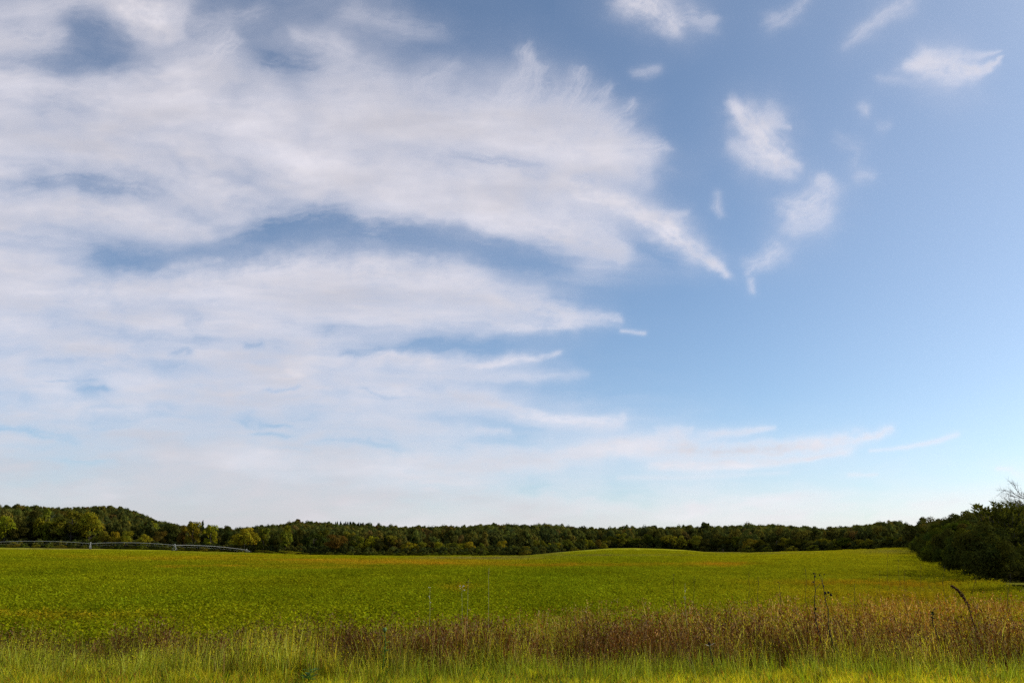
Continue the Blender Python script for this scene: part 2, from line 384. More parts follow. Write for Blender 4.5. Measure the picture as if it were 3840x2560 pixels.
class Parts:
    """collects tubes and faces into one mesh"""
    def __init__(s): s.V = []; s.Q = []; s.T = []; s.c = 0
    def add(s, V, Q=None, T=None):
        s.V.append(np.asarray(V, float))
        if Q is not None and len(Q): s.Q.append(np.asarray(Q)+s.c)
        if T is not None and len(T): s.T.append(np.asarray(T)+s.c)
        s.c += len(V); return s
    def tube(s, P, R, k=6): V, Q, C = tube(P, R, k); return s.add(V, Q, C)
    def ball(s, c, r, k=8, m=5, squash=1., bump=0., rng=None):
        th = np.linspace(0, math.pi, m+2)[1:-1]; ph = np.arange(k)*2*math.pi/k
        V = np.array([(math.sin(t)*math.cos(p), math.sin(t)*math.sin(p), math.cos(t)*squash) for t in th for p in ph]+[(0, 0, squash), (0, 0, -squash)])
        if bump: V *= 1+bump*(rng.rand(len(V), 1)-.5)
        i = np.arange(m-1)[:, None]*k; j = np.arange(k)[None]; j2 = (j+1) % k
        Q = np.stack([i+j, i+k+j, i+k+j2, i+j2], -1).reshape(-1, 4)
        a = np.arange(k); b = (a+1) % k; o = (m-1)*k
        T = np.concatenate([np.stack([a, b, np.full(k, m*k)], 1), np.stack([o+b, o+a, np.full(k, m*k+1)], 1)])
        return s.add(V*r+np.asarray(c), Q, T)
    def box(s, lo, hi):
        (a, b, c), (d, e, f) = lo, hi
        V = [(a, b, c), (d, b, c), (d, e, c), (a, e, c), (a, b, f), (d, b, f), (d, e, f), (a, e, f)]
        return s.add(V, [(0, 3, 2, 1), (4, 5, 6, 7), (0, 1, 5, 4), (1, 2, 6, 5), (2, 3, 7, 6), (3, 0, 4, 7)])
    def mesh(s, name, mat, smooth=True, col=None):
        fs = [np.concatenate(q) for q in (s.Q, s.T) if q]
        n = sum(len(f) for f in fs)
        at_ = {'col': ('FACE', 'FLOAT_COLOR', np.ones((n, 4)) if col is None else col)}
        return mesh_np(name, np.concatenate(s.V), fs, at_, [mat], smooth)

# ------------------------------------------------------------------ sky: cirrus sheet 8 km up
def build_clouds():
    az = np.concatenate([np.arange(-180, -40, 4), np.arange(-40, 40, .105), np.arange(40, 180.1, 4)])
    el = np.concatenate([[.6, 1.0], np.arange(1.3, 44, .105), np.arange(44, 90, 3), [89.9]])
    A, E = np.meshgrid(np.radians(az), np.radians(el))
    dx, dy, dz = np.sin(A)*np.cos(E), np.cos(A)*np.cos(E), np.sin(E)
    R, h = 900e3, 8e3                       # a sheet bending down with the earth towards the horizon
    r = -R*dz+np.sqrt((R*dz)**2+2*R*h+h*h)
    P = np.stack([dx*r, dy*r, dz*r+EYE], -1)
    front = dy > .35
    X, Y = chart(np.where(front, dx, 0), np.where(front, dy, 1), np.where(front, dz, 0)+EYE)
    D = np.zeros(A.shape)
    D[front] = cloud_cover(X[front], Y[front])
    # the rest of the sky goes on in the same manner: streaky to the left, nearly clear to the right
    gx, gy = P[..., 0]/9000, P[..., 1]/9000
    g = np.clip(fbm(gx*.35+.2*gy, gy*.9, 5, .55)*1.5+.15-.55*np.clip(np.sin(A), -.6, 1), 0, .85)
    w = sstep(.42, .72, dy)*sstep(5200, 4300, np.abs(X-1920)+1200)*sstep(-700, -100, Y)
    D = np.where(front, D*w+g*(1-w), g)
    nj, ni = A.shape
    i = np.arange(nj-1)[:, None]*ni; j = np.arange(ni-1)[None]
    Q = np.stack([i+j, i+j+1, i+ni+j+1, i+ni+j], -1).reshape(-1, 4)
    g = N('cirrus')
    d = g.attr('cover').outputs['Fac']
    # thin ice cloud: cover hides the blue; 'depth' is grey shading painted into its colour
    grey_shade = g.ramp(g.attr('depth').outputs['Fac'], 0, 1, 1.0, CLOUD_SHADE)
    colr = g.n('ShaderNodeVectorMath', operation='SCALE'); colr.inputs[0].default_value = CLOUD_COL; g.l(grey_shade, colr.inputs['Scale'])
    tr = g.n('ShaderNodeBsdfTranslucent'); g.l(colr.outputs[0], tr.inputs[0])
    tp = g.n('ShaderNodeBsdfTransparent')
    m = g.n('ShaderNodeMixShader'); g.l(g.math('MULTIPLY', d, CLOUD_MAX, True), m.inputs[0]); g.l(tp.outputs[0], m.inputs[1]); g.l(tr.outputs[0], m.inputs[2])
    mat = g.done(m.outputs[0])
    veil_glare = np.where(front, VEIL+.10*sstep(2300, 3900, X), .06); Dv = veil_glare+(1-veil_glare)*D  # thin even veil, plus sun glare painted as extra cover towards the right
    dep = np.clip(.5+1.0*fbm(X/620+3, Y/130+9, 5, .5)+.2*fbm(X/200, Y/40, 3), 0, 1)*sstep(.35, .9, D); dep = np.clip(dep+.6*sstep(1350, 1850, Y)*sstep(2600, 600, X), 0, 1)  # painted shading: streaky grey noise, with added darkening at lower left
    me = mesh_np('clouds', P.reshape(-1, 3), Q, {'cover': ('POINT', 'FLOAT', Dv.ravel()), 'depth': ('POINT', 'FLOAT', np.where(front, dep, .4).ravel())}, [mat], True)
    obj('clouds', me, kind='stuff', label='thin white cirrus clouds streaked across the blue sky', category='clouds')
CLOUD_COL = (.86, .78, .76); CLOUD_SHADE = .78; CLOUD_MAX = .92; VEIL = .03
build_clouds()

# ------------------------------------------------------------------ land
EDGE = np.array([  # photo x of the field's far edge, photo row of its foot, depth
 (-600,2050,500),(0,2053,520),(340,2057,520),(600,2061,525),(930,2071,540),(1150,2080,535),(1500,2084,520),(1800,2084,510),(1980,2082,500),
 (2080,2071,515),(2200,2061,545),(2280,2055,570),(2380,2054,570),(2480,2057,560),(2560,2061,560),(2640,2068,560),(2770,2068,540),(2800,2071,500),(3000,2066,480),
 (3200,2060,460),(3390,2053,430),(3430,2058,400),(3480,2070,290),(3560,2095,170),(3640,2115,110),(3720,2140,82),(3840,2172,60),(4100,2230,40),(4500,2300,30)], float)
CREST = np.array([ # photo x, row of the tree tops on the ridge, depth, height of the trees there
 (-600,1895,900,15),(0,1890,850,15),(80,1890,850,15),(200,1904,850,15),(330,1901,850,14),(380,1897,850,14),(430,1901,850,14),(480,1913,860,14),(540,1936,870,14),(600,1956,880,14),(680,1975,900,14),
 (860,1985,1200,15),(1000,1972,1250,15),(1100,1957,1250,14),(1200,1962,1250,14),(1260,1968,1250,14),(1400,1972,1200,14),(1600,1977,1000,14),(1750,1973,900,15),(1830,1967,860,15),
 (2000,1966,850,15),(2080,1966,850,15),(2130,1976,850,15),(2260,1984,850,15),(2400,1980,850,15),(2600,1973,820,15),(2800,1967,800,15),(2900,1967,780,15),
 (3020,1974,720,15),(3115,1986,680,14),(3200,1976,640,14),(3300,1963,600,14),(3400,1956,560,13),(3470,1966,460,12),(3560,1950,420,12),(3700,1938,420,12),(3840,1928,420,12),(4500,1900,400,12)], float)
def land(x, y):
    x = np.asarray(x, float); y = np.asarray(y, float)
    ys = np.maximum(y, 1.)
    px = np.clip(1920+KX*x/ys, -590, 4490)
    ey = np.interp(px, EDGE[:, 0], EDGE[:, 1]); ed = np.interp(px, EDGE[:, 0], EDGE[:, 2])
    ez = EYE+rise(ey)*ed
    wr = sstep(3400, 3480, px); ez = ez*(1-wr)                       # beside the right-hand trees the field stays level
    cy = np.interp(px, CREST[:, 0], CREST[:, 1]); cd = np.interp(px, CREST[:, 0], CREST[:, 2]); th = np.interp(px, CREST[:, 0], CREST[:, 3])
    cz = EYE+rise(cy)*cd-th
    t = np.clip((ys-50)/np.maximum(ed-50, 20), 0, 1)
    z = ez*t**1.35
    u = np.clip((ys-ed)/np.maximum(cd-ed, 60), 0, 1); z = z+(cz-ez)*(u*u*(3-2*u)*.6+u*.4)
    z = z-np.clip(ys-cd-30, 0, 900)*.035*np.clip(cz/20, 0, 1.2)
    z = z+.35*fbm(x/70, y/70, 3)*np.clip((ys-60)/120, 0, 1)
    z = z+.06*fbm(x/3, y/3, 3)*sstep(80, 20, ys)
    z = np.where(y < 1, 0, z)
    d = np.hypot(x, y)
    return z+np.clip((11-d)/6, 0, 1)*1.0                             # the road bank under the camera
YELLOW = [ # patches of ripening crop: photo x, y, half width, half height, strength
 (1480,2106,460,11,.75),(1640,2111,260,5,.85),(1180,2099,300,6,.7),(820,2121,230,3.5,.6),(640,2124,90,4,.5),(640,2092,340,10,.45),(350,2085,240,8,.25),(1720,2200,70,9,.5),
 (1250,2128,300,5,.35),(2690,2114,110,8,.95),(2520,2112,170,3,.5),(2050,2117,420,6,.7),(2300,2118,250,4,.3),(3300,2178,380,8,.75),(3060,2180,110,6,.6),(3430,2222,260,34,.55),(3100,2230,300,40,.3),
 (3480,2290,420,40,.5),(900,2082,260,3,.5),(150,2300,400,10,.5)]
TAN = [(1800,2091,230,4,.7),(1930,2088,100,4,.5),(2730,2066,70,5,.8),(2900,2073,160,2.5,.4),(3330,2066,120,8,.4),(2250,2080,330,2.5,.5),(250,2056,330,2.5,.6),(800,2070,180,2,.35),(2060,2072,60,5,.4)]
def _patch(px, py, L):
    s = np.zeros(px.shape)
    n = fbm(px/120, py/7, 4); m = fbm(px/60+9, py/5, 3)
    for a, b, w, h, k in L:
        q = ((px-a+w*.35*n)/w)**2+((py-b+h*.7*m)/h)**2
        s = np.maximum(s, k*np.exp(-q*1.1))
    return s
def crop_colour(x, y, z):
    px, py = chart(x, y, z)
    g = .5+.5*fbm(x/38, y/52, 5, .55)*1.5
    f = .5+.9*fbm(x/6, y/14, 4, .6)
    lo = np.array((.128, .174, .004)); hi = np.array((.205, .202, .004))
    c = lo+(hi-lo)*np.clip(.6*g+.4*f, 0, 1)[..., None]
    far = sstep(60, 260, y)[..., None]; c = c*(1+.15*far)+np.array((.025, .004, 0))*far
    right = sstep(1900, 3300, px)[..., None]; c = c*(1-right)+right*(c*.75+.25*np.array((.36, .28, .010)))*1.12
    Y_ = (_patch(px, py, YELLOW)*np.clip(.65+.9*f, .2, 1.25))[..., None]
    c = c*(1-Y_)+np.array((.38, .215, .010))*Y_
    T = _patch(px, py, TAN)[..., None]
    c = c*(1-T)+np.array((.19, .145, .06))*T
    return c
def build_ground():
    az = np.concatenate([np.arange(-180, -40, 5), np.arange(-40, 40, .22), np.arange(40, 180.1, 5)])
    ra = np.concatenate([np.linspace(1, 14, 8), np.geomspace(15, 1500, 300), np.geomspace(1600, 9000, 12)])
    A, R = np.meshgrid(np.radians(az), ra)
    x, y = np.sin(A)*R, np.cos(A)*R
    z = land(x, y)
    nj, ni = A.shape
    i = np.arange(nj-1)[:, None]*ni; j = np.arange(ni-1)[None]
    Q = np.stack([i+j+1, i+j, i+ni+j, i+ni+j+1], -1).reshape(-1, 4)
    c = crop_colour(x, np.maximum(y, 5), z)
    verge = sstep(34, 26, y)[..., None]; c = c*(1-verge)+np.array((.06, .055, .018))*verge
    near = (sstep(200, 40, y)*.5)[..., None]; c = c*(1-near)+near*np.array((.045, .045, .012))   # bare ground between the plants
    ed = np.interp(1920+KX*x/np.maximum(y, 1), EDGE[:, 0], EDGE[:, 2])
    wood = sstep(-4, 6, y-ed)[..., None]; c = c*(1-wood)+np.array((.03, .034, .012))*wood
    c = np.where((y < 10)[..., None], np.array((.08, .09, .02)), c)
    g = N('ground')
    tc = g.n('ShaderNodeNewGeometry').outputs['Position']
    v = g.ramp(g.noise(.9, 6, .65, tc), .3, .7, .72, 1.28)
    v2 = g.ramp(g.noise(4.5, 5, .65, tc), .3, .7, .75, 1.25)
    sc_ = g.n('ShaderNodeVectorMath', operation='SCALE'); g.l(g.attr('col').outputs['Color'], sc_.inputs[0]); g.l(g.math('MULTIPLY', v, v2), sc_.inputs['Scale'])
    b = g.bsdf(sc_.outputs[0], .95, .02)
    bp = g.n('ShaderNodeBump'); bp.inputs['Strength'].default_value = .8; bp.inputs['Distance'].default_value = .25; g.l(g.noise(2.2, 6, .7, tc), bp.inputs['Height']); g.l(bp.outputs[0], b.inputs['Normal'])
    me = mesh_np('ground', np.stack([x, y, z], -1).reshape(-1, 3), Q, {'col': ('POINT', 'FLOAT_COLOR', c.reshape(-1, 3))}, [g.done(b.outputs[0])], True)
    obj('ground', me, kind='structure', label='broad green crop field rising to wooded hills', category='ground')
build_ground()

# ------------------------------------------------------------------ scatter by geometry nodes
def scatter(name, P, scale, rot, tint, idx, protos, **props):
    c = bpy.data.collections.new(name+'_kinds')
    for k, me in enumerate(protos):
        o = bpy.data.objects.new('%s_kind_%02d' % (name, k), me); c.objects.link(o)
    n = len(P)
    sc3 = scale if np.ndim(scale) == 2 else np.repeat(np.asarray(scale)[:, None], 3, 1)
    me = mesh_np(name, P, [], {'size': ('POINT', 'FLOAT_VECTOR', sc3), 'turn': ('POINT', 'FLOAT_VECTOR', rot), 'tint': ('POINT', 'FLOAT_COLOR', tint), 'kind_id': ('POINT', 'INT', idx)})
    o = obj(name, me, kind='stuff', **props)
    ng = bpy.data.node_groups.new(name, 'GeometryNodeTree')
    ng.interface.new_socket('Geometry', in_out='INPUT', socket_type='NodeSocketGeometry'); ng.interface.new_socket('Geometry', in_out='OUTPUT', socket_type='NodeSocketGeometry')
    nn = ng.nodes.new; L = ng.links.new
    gi, go = nn('NodeGroupInput'), nn('NodeGroupOutput')
    ci = nn('GeometryNodeCollectionInfo'); ci.inputs['Collection'].default_value = c; ci.inputs['Separate Children'].default_value = True; ci.inputs['Reset Children'].default_value = True
    ip = nn('GeometryNodeInstanceOnPoints'); ip.inputs['Pick Instance'].default_value = True
    def na(nm, t): k = nn('GeometryNodeInputNamedAttribute'); k.data_type = t; k.inputs['Name'].default_value = nm; return k.outputs[0]
    er = nn('FunctionNodeEulerToRotation'); L(na('turn', 'FLOAT_VECTOR'), er.inputs[0])
    L(gi.outputs[0], ip.inputs['Points']); L(ci.outputs[0], ip.inputs['Instance']); L(na('kind_id', 'INT'), ip.inputs['Instance Index'])
    L(er.outputs[0], ip.inputs['Rotation']); L(na('size', 'FLOAT_VECTOR'), ip.inputs['Scale']); L(ip.outputs[0], go.inputs[0])
    md = o.modifiers.new('scatter', 'NODES'); md.node_group = ng
    return o

# ------------------------------------------------------------------ trees
def lobes_of(rng, style):
    L = []
    if style == 'round':
        for k in range(20):
            d = rng.normal(size=3); d /= np.linalg.norm(d); r = rng.uniform(.5, .8)
            L.append((d[0]*.34*r/.8, d[1]*.34*r/.8, .57+d[2]*.32*r/.8, rng.uniform(.12, .19)))
        L.append((0, 0, .5, .26))
    elif style == 'tall':
        for k in range(22):
            t = rng.rand(); w = .34*math.sin(math.pi*(.12+.8*t))**.7; a = rng.rand()*6.28; q = rng.uniform(.3, .8)
            L.append((math.cos(a)*w*q, math.sin(a)*w*q, .16+.72*t, rng.uniform(.10, .16)))
    elif style == 'broad':
        for k in range(26):
            a = rng.rand()*6.28; q = math.sqrt(rng.rand()); t = rng.rand()
            top = .86-.34*q*q
            L.append((math.cos(a)*q*.38, math.sin(a)*q*.38, .25+(top-.25)*t**.6, rng.uniform(.10, .16)))
    elif style == 'bush':
        for k in range(20):
            a = rng.rand()*6.28; q = math.sqrt(rng.rand()); t = rng.rand()
            top = .84-.42*q*q
            L.append((math.cos(a)*q*.38, math.sin(a)*q*.38, .12+(top-.12)*t, rng.uniform(.12, .18)))
    elif style == 'ragged':
        for k in range(24):
            t = rng.rand(); a = rng.rand()*6.28; q = rng.uniform(.2, 1)
            w = .40*math.sin(math.pi*(.15+.75*t))**.6
            L.append((math.cos(a)*w*q, math.sin(a)*w*q, .14+.76*t, rng.uniform(.07, .14)))
    elif style == 'pine':
        for k in range(26):
            t = (k+.5)/26; a = k*2.4; w = .30*(1-t)**.8
            L.append((math.cos(a)*w*.7, math.sin(a)*w*.7, .12+.82*t, .06+.10*(1-t)))
    return L
def crown_mesh(name, seed, style, n, leaf, mat, lobes=None, stretch=1.):
    rng = np.random.RandomState(seed)
    L = np.array(lobes if lobes is not None else lobes_of(rng, style))
    w = L[:, 3]**2; k = rng.choice(len(L), n, p=w/w.sum())
    d = rng.normal(size=(n, 3)); d /= np.linalg.norm(d, axis=1)[:, None]
    d[:, 2] = np.where(d[:, 2] < -.35, -d[:, 2], d[:, 2])
    r = L[k, 3]*(1-.5*rng.rand(n)**2.2)*rng.uniform(.85, 1.18, n)
    P = L[k, :3]+d*r[:, None]
    P[:, 2] = np.maximum(P[:, 2], .015)
    nrm = d+.34*rng.normal(size=(n, 3)); nrm[:, 2] += .25; nrm /= np.linalg.norm(nrm, axis=1)[:, None]
    u = np.cross(nrm, rng.normal(size=(n, 3))); u /= np.linalg.norm(u, axis=1)[:, None]; v = np.cross(nrm, u)
    s = leaf*rng.uniform(.55, 1.25, n)[:, None]; q = rng.uniform(.55, .9, n)[:, None]*stretch
    V = np.stack([P-u*s, P-v*s*q, P+u*s*rng.uniform(.7, 1.2, (n, 1)), P+v*s*q], 1).reshape(-1, 3)
    lob = rng.uniform(.80, 1.20, len(L))[k]; own = rng.uniform(.82, 1.18, n)
    warm = rng.uniform(-.12, .12, len(L))[k]+rng.uniform(-.08, .08, n)
    col = np.stack([lob*own*(1+warm), lob*own, lob*own*(1-warm)], 1)
    return mesh_np(name, V, np.arange(4*n).reshape(-1, 4), {'col': ('FACE', 'FLOAT_COLOR', col)}, [mat])
def trunk_mesh(name, seed, style):
    rng = np.random.RandomState(seed); p = Parts()
    top = {'bush': .55, 'pine': .92}.get(style, .72); r0 = .022
    zs = np.linspace(0, top, 7); off = np.cumsum(rng.normal(size=(7, 2))*.008, 0)
    P = np.concatenate([off, zs[:, None]], 1); p.tube(P, np.linspace(r0, .006, 7), 7)
    for k in range(8):
        i = rng.randint(2, 6); a = rng.rand()*6.28; l = rng.uniform(.14, .26)
        b = P[i]; tip = b+np.array((math.cos(a)*l, math.sin(a)*l, l*rng.uniform(.5, 1.0)))
        p.tube([b, (b+tip)/2+np.array((0, 0, -.02)), tip], [.009, .006, .002], 5)
    return p.mesh(name, M_BARK)
STYLES = ['round', 'tall', 'broad', 'ragged', 'bush', 'pine', 'round', 'broad', 'ragged', 'tall']
FAR_I = [crown_mesh('wood_crown_%d' % k, 10+k, s, 1700, .036, M_LEAF_I) for k, s in enumerate(STYLES)]
MID_I = [crown_mesh('near_wood_crown_%d' % k, 70+k, s, 5200, .021, M_LEAF_I) for k, s in enumerate(STYLES)]
MID_O = [crown_mesh('tree_crown_%d' % k, 30+k, s, 3200, .027, M_LEAF_O) for k, s in enumerate(STYLES)]
TRUNK = [trunk_mesh('tree_trunk_%d' % k, 50+k, s) for k, s in enumerate(STYLES)]
NEAR_O = {}
def near_crown(style, seed):
    key = (style, seed)
    if key not in NEAR_O: NEAR_O[key] = crown_mesh('near_crown_%s_%d' % key, 90+seed, style, 8500, .021, M_LEAF_O, stretch=.8)
    return NEAR_O[key]
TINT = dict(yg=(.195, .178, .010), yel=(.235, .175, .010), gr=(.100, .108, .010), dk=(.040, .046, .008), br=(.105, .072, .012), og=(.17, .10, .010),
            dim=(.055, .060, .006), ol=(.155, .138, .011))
R0 = np.random.RandomState(4)
def tree(label, px, top, wpx, depth, tint, style, name='tree', category='tree', group=None, near=None, foot=None, pale=False):
    gx = (px-1920)/KX*depth; gz = float(land(gx, depth)) if foot is None else foot
    zt = at(px, top, depth)[2]; h = max(zt-gz, .6); w = wpx*depth/KX
    t = empty(name, (gx, depth, gz-.05), R0.rand()*6.28, label=label, category=category)
    if group: t['group'] = group
    k = R0.choice([i for i, s in enumerate(STYLES) if s == style])
    c = obj('crown', near_crown(style, near) if near is not None else MID_O[k], t)
    c.scale = (w/.92, w/.92, h/.98); j = R0.uniform(.9, 1.1, 3); c.color = (*[a*b for a, b in zip(TINT[tint], j)], 1)
    b = obj('trunk', TRUNK[k], t); b.scale = (h*.9, h*.9, h*.95)
    if pale: b.material_slots[0].link = 'OBJECT'; b.material_slots[0].material = M_BARK_PALE
    return t
G1 = 'trees behind the irrigation pipe'; G2 = 'trees along the far edge of the field'; G3 = 'hedgerow trees by the dip in the field'
G4 = 'trees at the dark wood edge'; G5 = 'trees and bushes of the right-hand tree row'
for row in [
 # label, photo x, top row, width, depth, tint, style
 ('small yellow-green tree at the left edge of the picture behind the pipe', 12, 1930, 84, 540, 'yg', 'round', G1),
 ('dark shaded tree between the leftmost yellow-green tree and the tallest one', 70, 1938, 100, 545, 'dk', 'broad', G1),
 ('tallest left-hand tree, its yellow-green head level with the hilltop', 155, 1892, 115, 550, 'ol', 'tall', G1),
 ('dark flank tree just left of the tallest left-hand tree', 108, 1912, 84, 556, 'dk', 'tall', G1),
 ('huge broad tree with dark middle beside the tallest left-hand tree', 262, 1899, 150, 550, 'gr', 'broad', G1),
 ('bright yellow-green domed tree leaning off the huge broad tree', 330, 1916, 96, 546, 'yg', 'round', G1),
 ('small dark tree standing right behind the pivot tower nearer the left edge', 338, 1986, 66, 535, 'gr', 'bush', G1),
 ('small olive tree just right of the pivot tower nearer the left edge', 388, 1988, 48, 534, 'ol', 'round', G1),
 ('narrow golden small tree third right of the left pivot tower', 428, 1987, 44, 534, 'yel', 'round', G1),
 ('rounded green small tree fourth right of the left pivot tower', 468, 1984, 54, 534, 'yg', 'round', G1),
 ('dark tall tree behind the row of small rounded trees', 500, 1962, 80, 560, 'dk', 'broad', G1),
 ('pale olive tree on the lower slope of the left hill', 452, 1946, 66, 585, 'ol', 'ragged', G1),
 ('yellow-topped tree at the foot of the left hill', 562, 1947, 76, 580, 'yg', 'round', G1),
 ('lit green tree under the pipe arch, midway between the two towers', 538, 1995, 62, 534, 'yg', 'broad', G1),
 ('dark tree with a touch of rust left of the middle tower', 592, 1985, 58, 545, 'br', 'round', G1),
 ('dark rounded tree directly behind the middle pivot tower', 640, 1957, 86, 560, 'dk', 'round', G1),
 ('dull brown-green tree right behind the middle pivot tower', 690, 1968, 64, 550, 'br', 'ragged', G1),
 ('tall bright green tree right of the middle pivot tower, slanting limbs showing', 722, 1951, 88, 545, 'ol', 'ragged', G1),
 ('dark pointed tree rising behind the tall bright green tree', 752, 1950, 46, 566, 'dk', 'pine', G1),
 ('yellow-brown tree with an open crown over the last pipe span', 790, 1964, 78, 545, 'yg', 'ragged', G1),
 ('dark gap-filling tree before the golden dome', 852, 1972, 66, 560, 'dk', 'tall', G1),
 ('large golden-green dome tree above the end of the pipe', 915, 1969, 112, 545, 'yel', 'broad', G1),
 ('dark narrow tree topping the golden dome on its right', 956, 1962, 44, 565, 'dk', 'tall', G2),
 ('mid green ragged tree right of the golden dome', 988, 1976, 70, 555, 'gr', 'ragged', G2),
 ('dark bushy tree behind the green weed mound', 1030, 1982, 62, 560, 'dk', 'round', G2),
 ('tall tree with a bright creeper-like lit right flank behind the mound', 1070, 1970, 74, 553, 'ol', 'tall', G2),
 ('dark slim tree right of the tree with the lit flank', 1118, 1984, 56, 560, 'dk', 'tall', G2),
 ('rusty small tree at the foot of the dark slim tree', 1124, 2032, 34, 545, 'br', 'bush', G2),
 ('wide black-green tree in the deepest shade of the tree line', 1176, 1988, 92, 556, 'dk', 'broad', G2),
 ('shaded tree with a faint olive head behind the black-green one', 1212, 1982, 60, 575, 'dim', 'round', G2),
 ('brown domed tree with a russet head', 1256, 2001, 92, 545, 'br', 'round', G2),
 ('olive tree standing over the brown dome on its right', 1303, 1990, 72, 562, 'ol', 'ragged', G2),
 ('green tree with pale bare trunk at the field edge', 1345, 2007, 64, 545, 'gr', 'ragged', G2),
 ('lit yellow-green tree, first of the falling tree line', 1392, 2003, 72, 550, 'yg', 'broad', G2),
 ('dark tree in front of the falling tree line', 1425, 2012, 56, 545, 'dk', 'round', G2),
 ('olive open-crowned tree where the tall tree line ends', 1460, 2004, 76, 548, 'ol', 'ragged', G2),
 ('brownish thin tree at the very end of the tall tree line', 1494, 2018, 46, 545, 'br', 'ragged', G2),
 ('yellow flat-topped tree, first of the low hedgerow', 1535, 2026, 66, 538, 'yel', 'broad', G3),
 ('pale forked small tree second in the low hedgerow', 1580, 2030, 52, 536, 'ol', 'ragged', G3),
 ('rust-tinged thin tree third in the low hedgerow', 1618, 2028, 46, 538, 'br', 'ragged', G3),
 ('yellow-green upright tree fourth in the low hedgerow', 1648, 2027, 48, 536, 'yg', 'round', G3),
 ('big round green bush-tree bulging from the middle of the hedgerow', 1694, 2029, 84, 532, 'gr', 'bush', G3),
 ('sunlit slope-sided tree right of the bulging bush-tree', 1728, 2032, 56, 536, 'yg', 'round', G3),
 ('golden crowned tree near the right end of the hedgerow', 1762, 2028, 56, 538, 'yel', 'round', G3),
 ('dark green round tree before the pale gap in the hedgerow', 1806, 2031, 52, 530, 'gr', 'bush', G3),
 ('rounded bright tree standing up behind the pale gap', 1824, 2024, 40, 560, 'yg', 'round', G3),
 ('low dark bush in the pale gap of the hedgerow', 1838, 2058, 40, 528, 'dim', 'bush', G3),
 ('mustard yellow headed tree right of the pale gap', 1886, 2024, 44, 530, 'yel', 'round', G3),
 ('dark tree close behind the mustard yellow headed tree', 1924, 2018, 46, 545, 'dk', 'broad', G3),
 ('low bush at the foot of the mustard yellow tree', 1872, 2062, 36, 520, 'gr', 'bush', G3),
 ('thin yellow-green tree left of the corner bush', 1930, 2044, 32, 520, 'yg', 'ragged', G3),
 ('round dense corner bush where the field edge turns uphill', 1972, 2043, 52, 508, 'ol', 'bush', G3),
 ('dark tree behind the corner bush', 1990, 2024, 44, 545, 'dk', 'round', G3),
 ('slim olive tree, first on the rising field edge', 2010, 2022, 34, 530, 'ol', 'ragged', G3),
 ('green tree, second on the rising field edge', 2036, 2024, 36, 532, 'gr', 'round', G3),
 ('bright yellow-green tree, third on the rising field edge', 2062, 2031, 36, 528, 'yg', 'bush', G3),
 ('lit upright tree, fourth on the rising field edge', 2088, 2031, 34, 530, 'yg', 'round', G3),
 ('large dark-centred green tree midway up the rising edge', 2128, 2017, 54, 540, 'gr', 'broad', G3),
 ('low sprawling green bush under the large dark-centred tree', 2155, 2048, 40, 534, 'ol', 'bush', G3),
 ('shaded tree after the large dark-centred tree', 2172, 2020, 40, 555, 'dim', 'round', G3),
 ('olive tree with thin stem near the top of the rise', 2196, 2019, 34, 555, 'ol', 'ragged', G3),
 ('green tree beside the reddish one near the top of the rise', 2218, 2020, 32, 558, 'ol', 'round', G3),
 ('reddish brown tree at the top of the rise', 2242, 2021, 32, 560, 'br', 'round', G3),
 ('last small lit tree where the rise meets the dark wood', 2268, 2023, 34, 565, 'ol', 'bush', G3),
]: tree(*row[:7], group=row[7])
# low growth at the trees' feet
for row in [
 ('long low green weed mound below the lit-flanked tree', 1075, 2062, 110, 534, 'yg', 'bush', 'weed_mound', 'shrub'),
 ('small green weed mound at the end of the long mound', 1142, 2069, 38, 532, 'gr', 'bush', 'weed_mound', 'shrub'),
 ('low green bush strip between pipe end and weed mound', 985, 2060, 90, 536, 'gr', 'bush', 'shrub', 'shrub'),
]: tree(*row[:7], name=row[7], category=row[8])
ORD = 'first second third fourth fifth sixth seventh eighth ninth tenth eleventh twelfth thirteenth fourteenth fifteenth sixteenth seventeenth eighteenth nineteenth twentieth twenty-first twenty-second twenty-third twenty-fourth twenty-fifth twenty-sixth twenty-seventh twenty-eighth twenty-ninth thirtieth'.split()
def shrubs(x0, x1, n, hpx, lab, cols):
    for i, x in enumerate(np.linspace(x0, x1, n)):
        x = x+R0.uniform(-8, 8); d = float(np.interp(x, EDGE[:, 0], EDGE[:, 2]))+3; y = float(np.interp(x, EDGE[:, 0], EDGE[:, 1]))
        tree('%s low shrub from the left in the fringe %s' % (ORD[i], lab), x, y-R0.uniform(.7, 1.3)*hpx, R0.uniform(30, 52), d, cols[R0.randint(len(cols))], 'bush', 'shrub', 'shrub', 'shrubs '+lab)
shrubs(6, 620, 15, 20, 'under the trees behind the irrigation pipe', ['dim', 'gr', 'ol', 'dk'])
shrubs(670, 910, 6, 16, 'under the last pipe span', ['dim', 'gr', 'ol'])
shrubs(1185, 1500, 8, 14, 'under the dark tree line', ['dim', 'gr'])
shrubs(1515, 1850, 12, 18, 'under the low hedgerow', ['gr', 'dim', 'gr'])
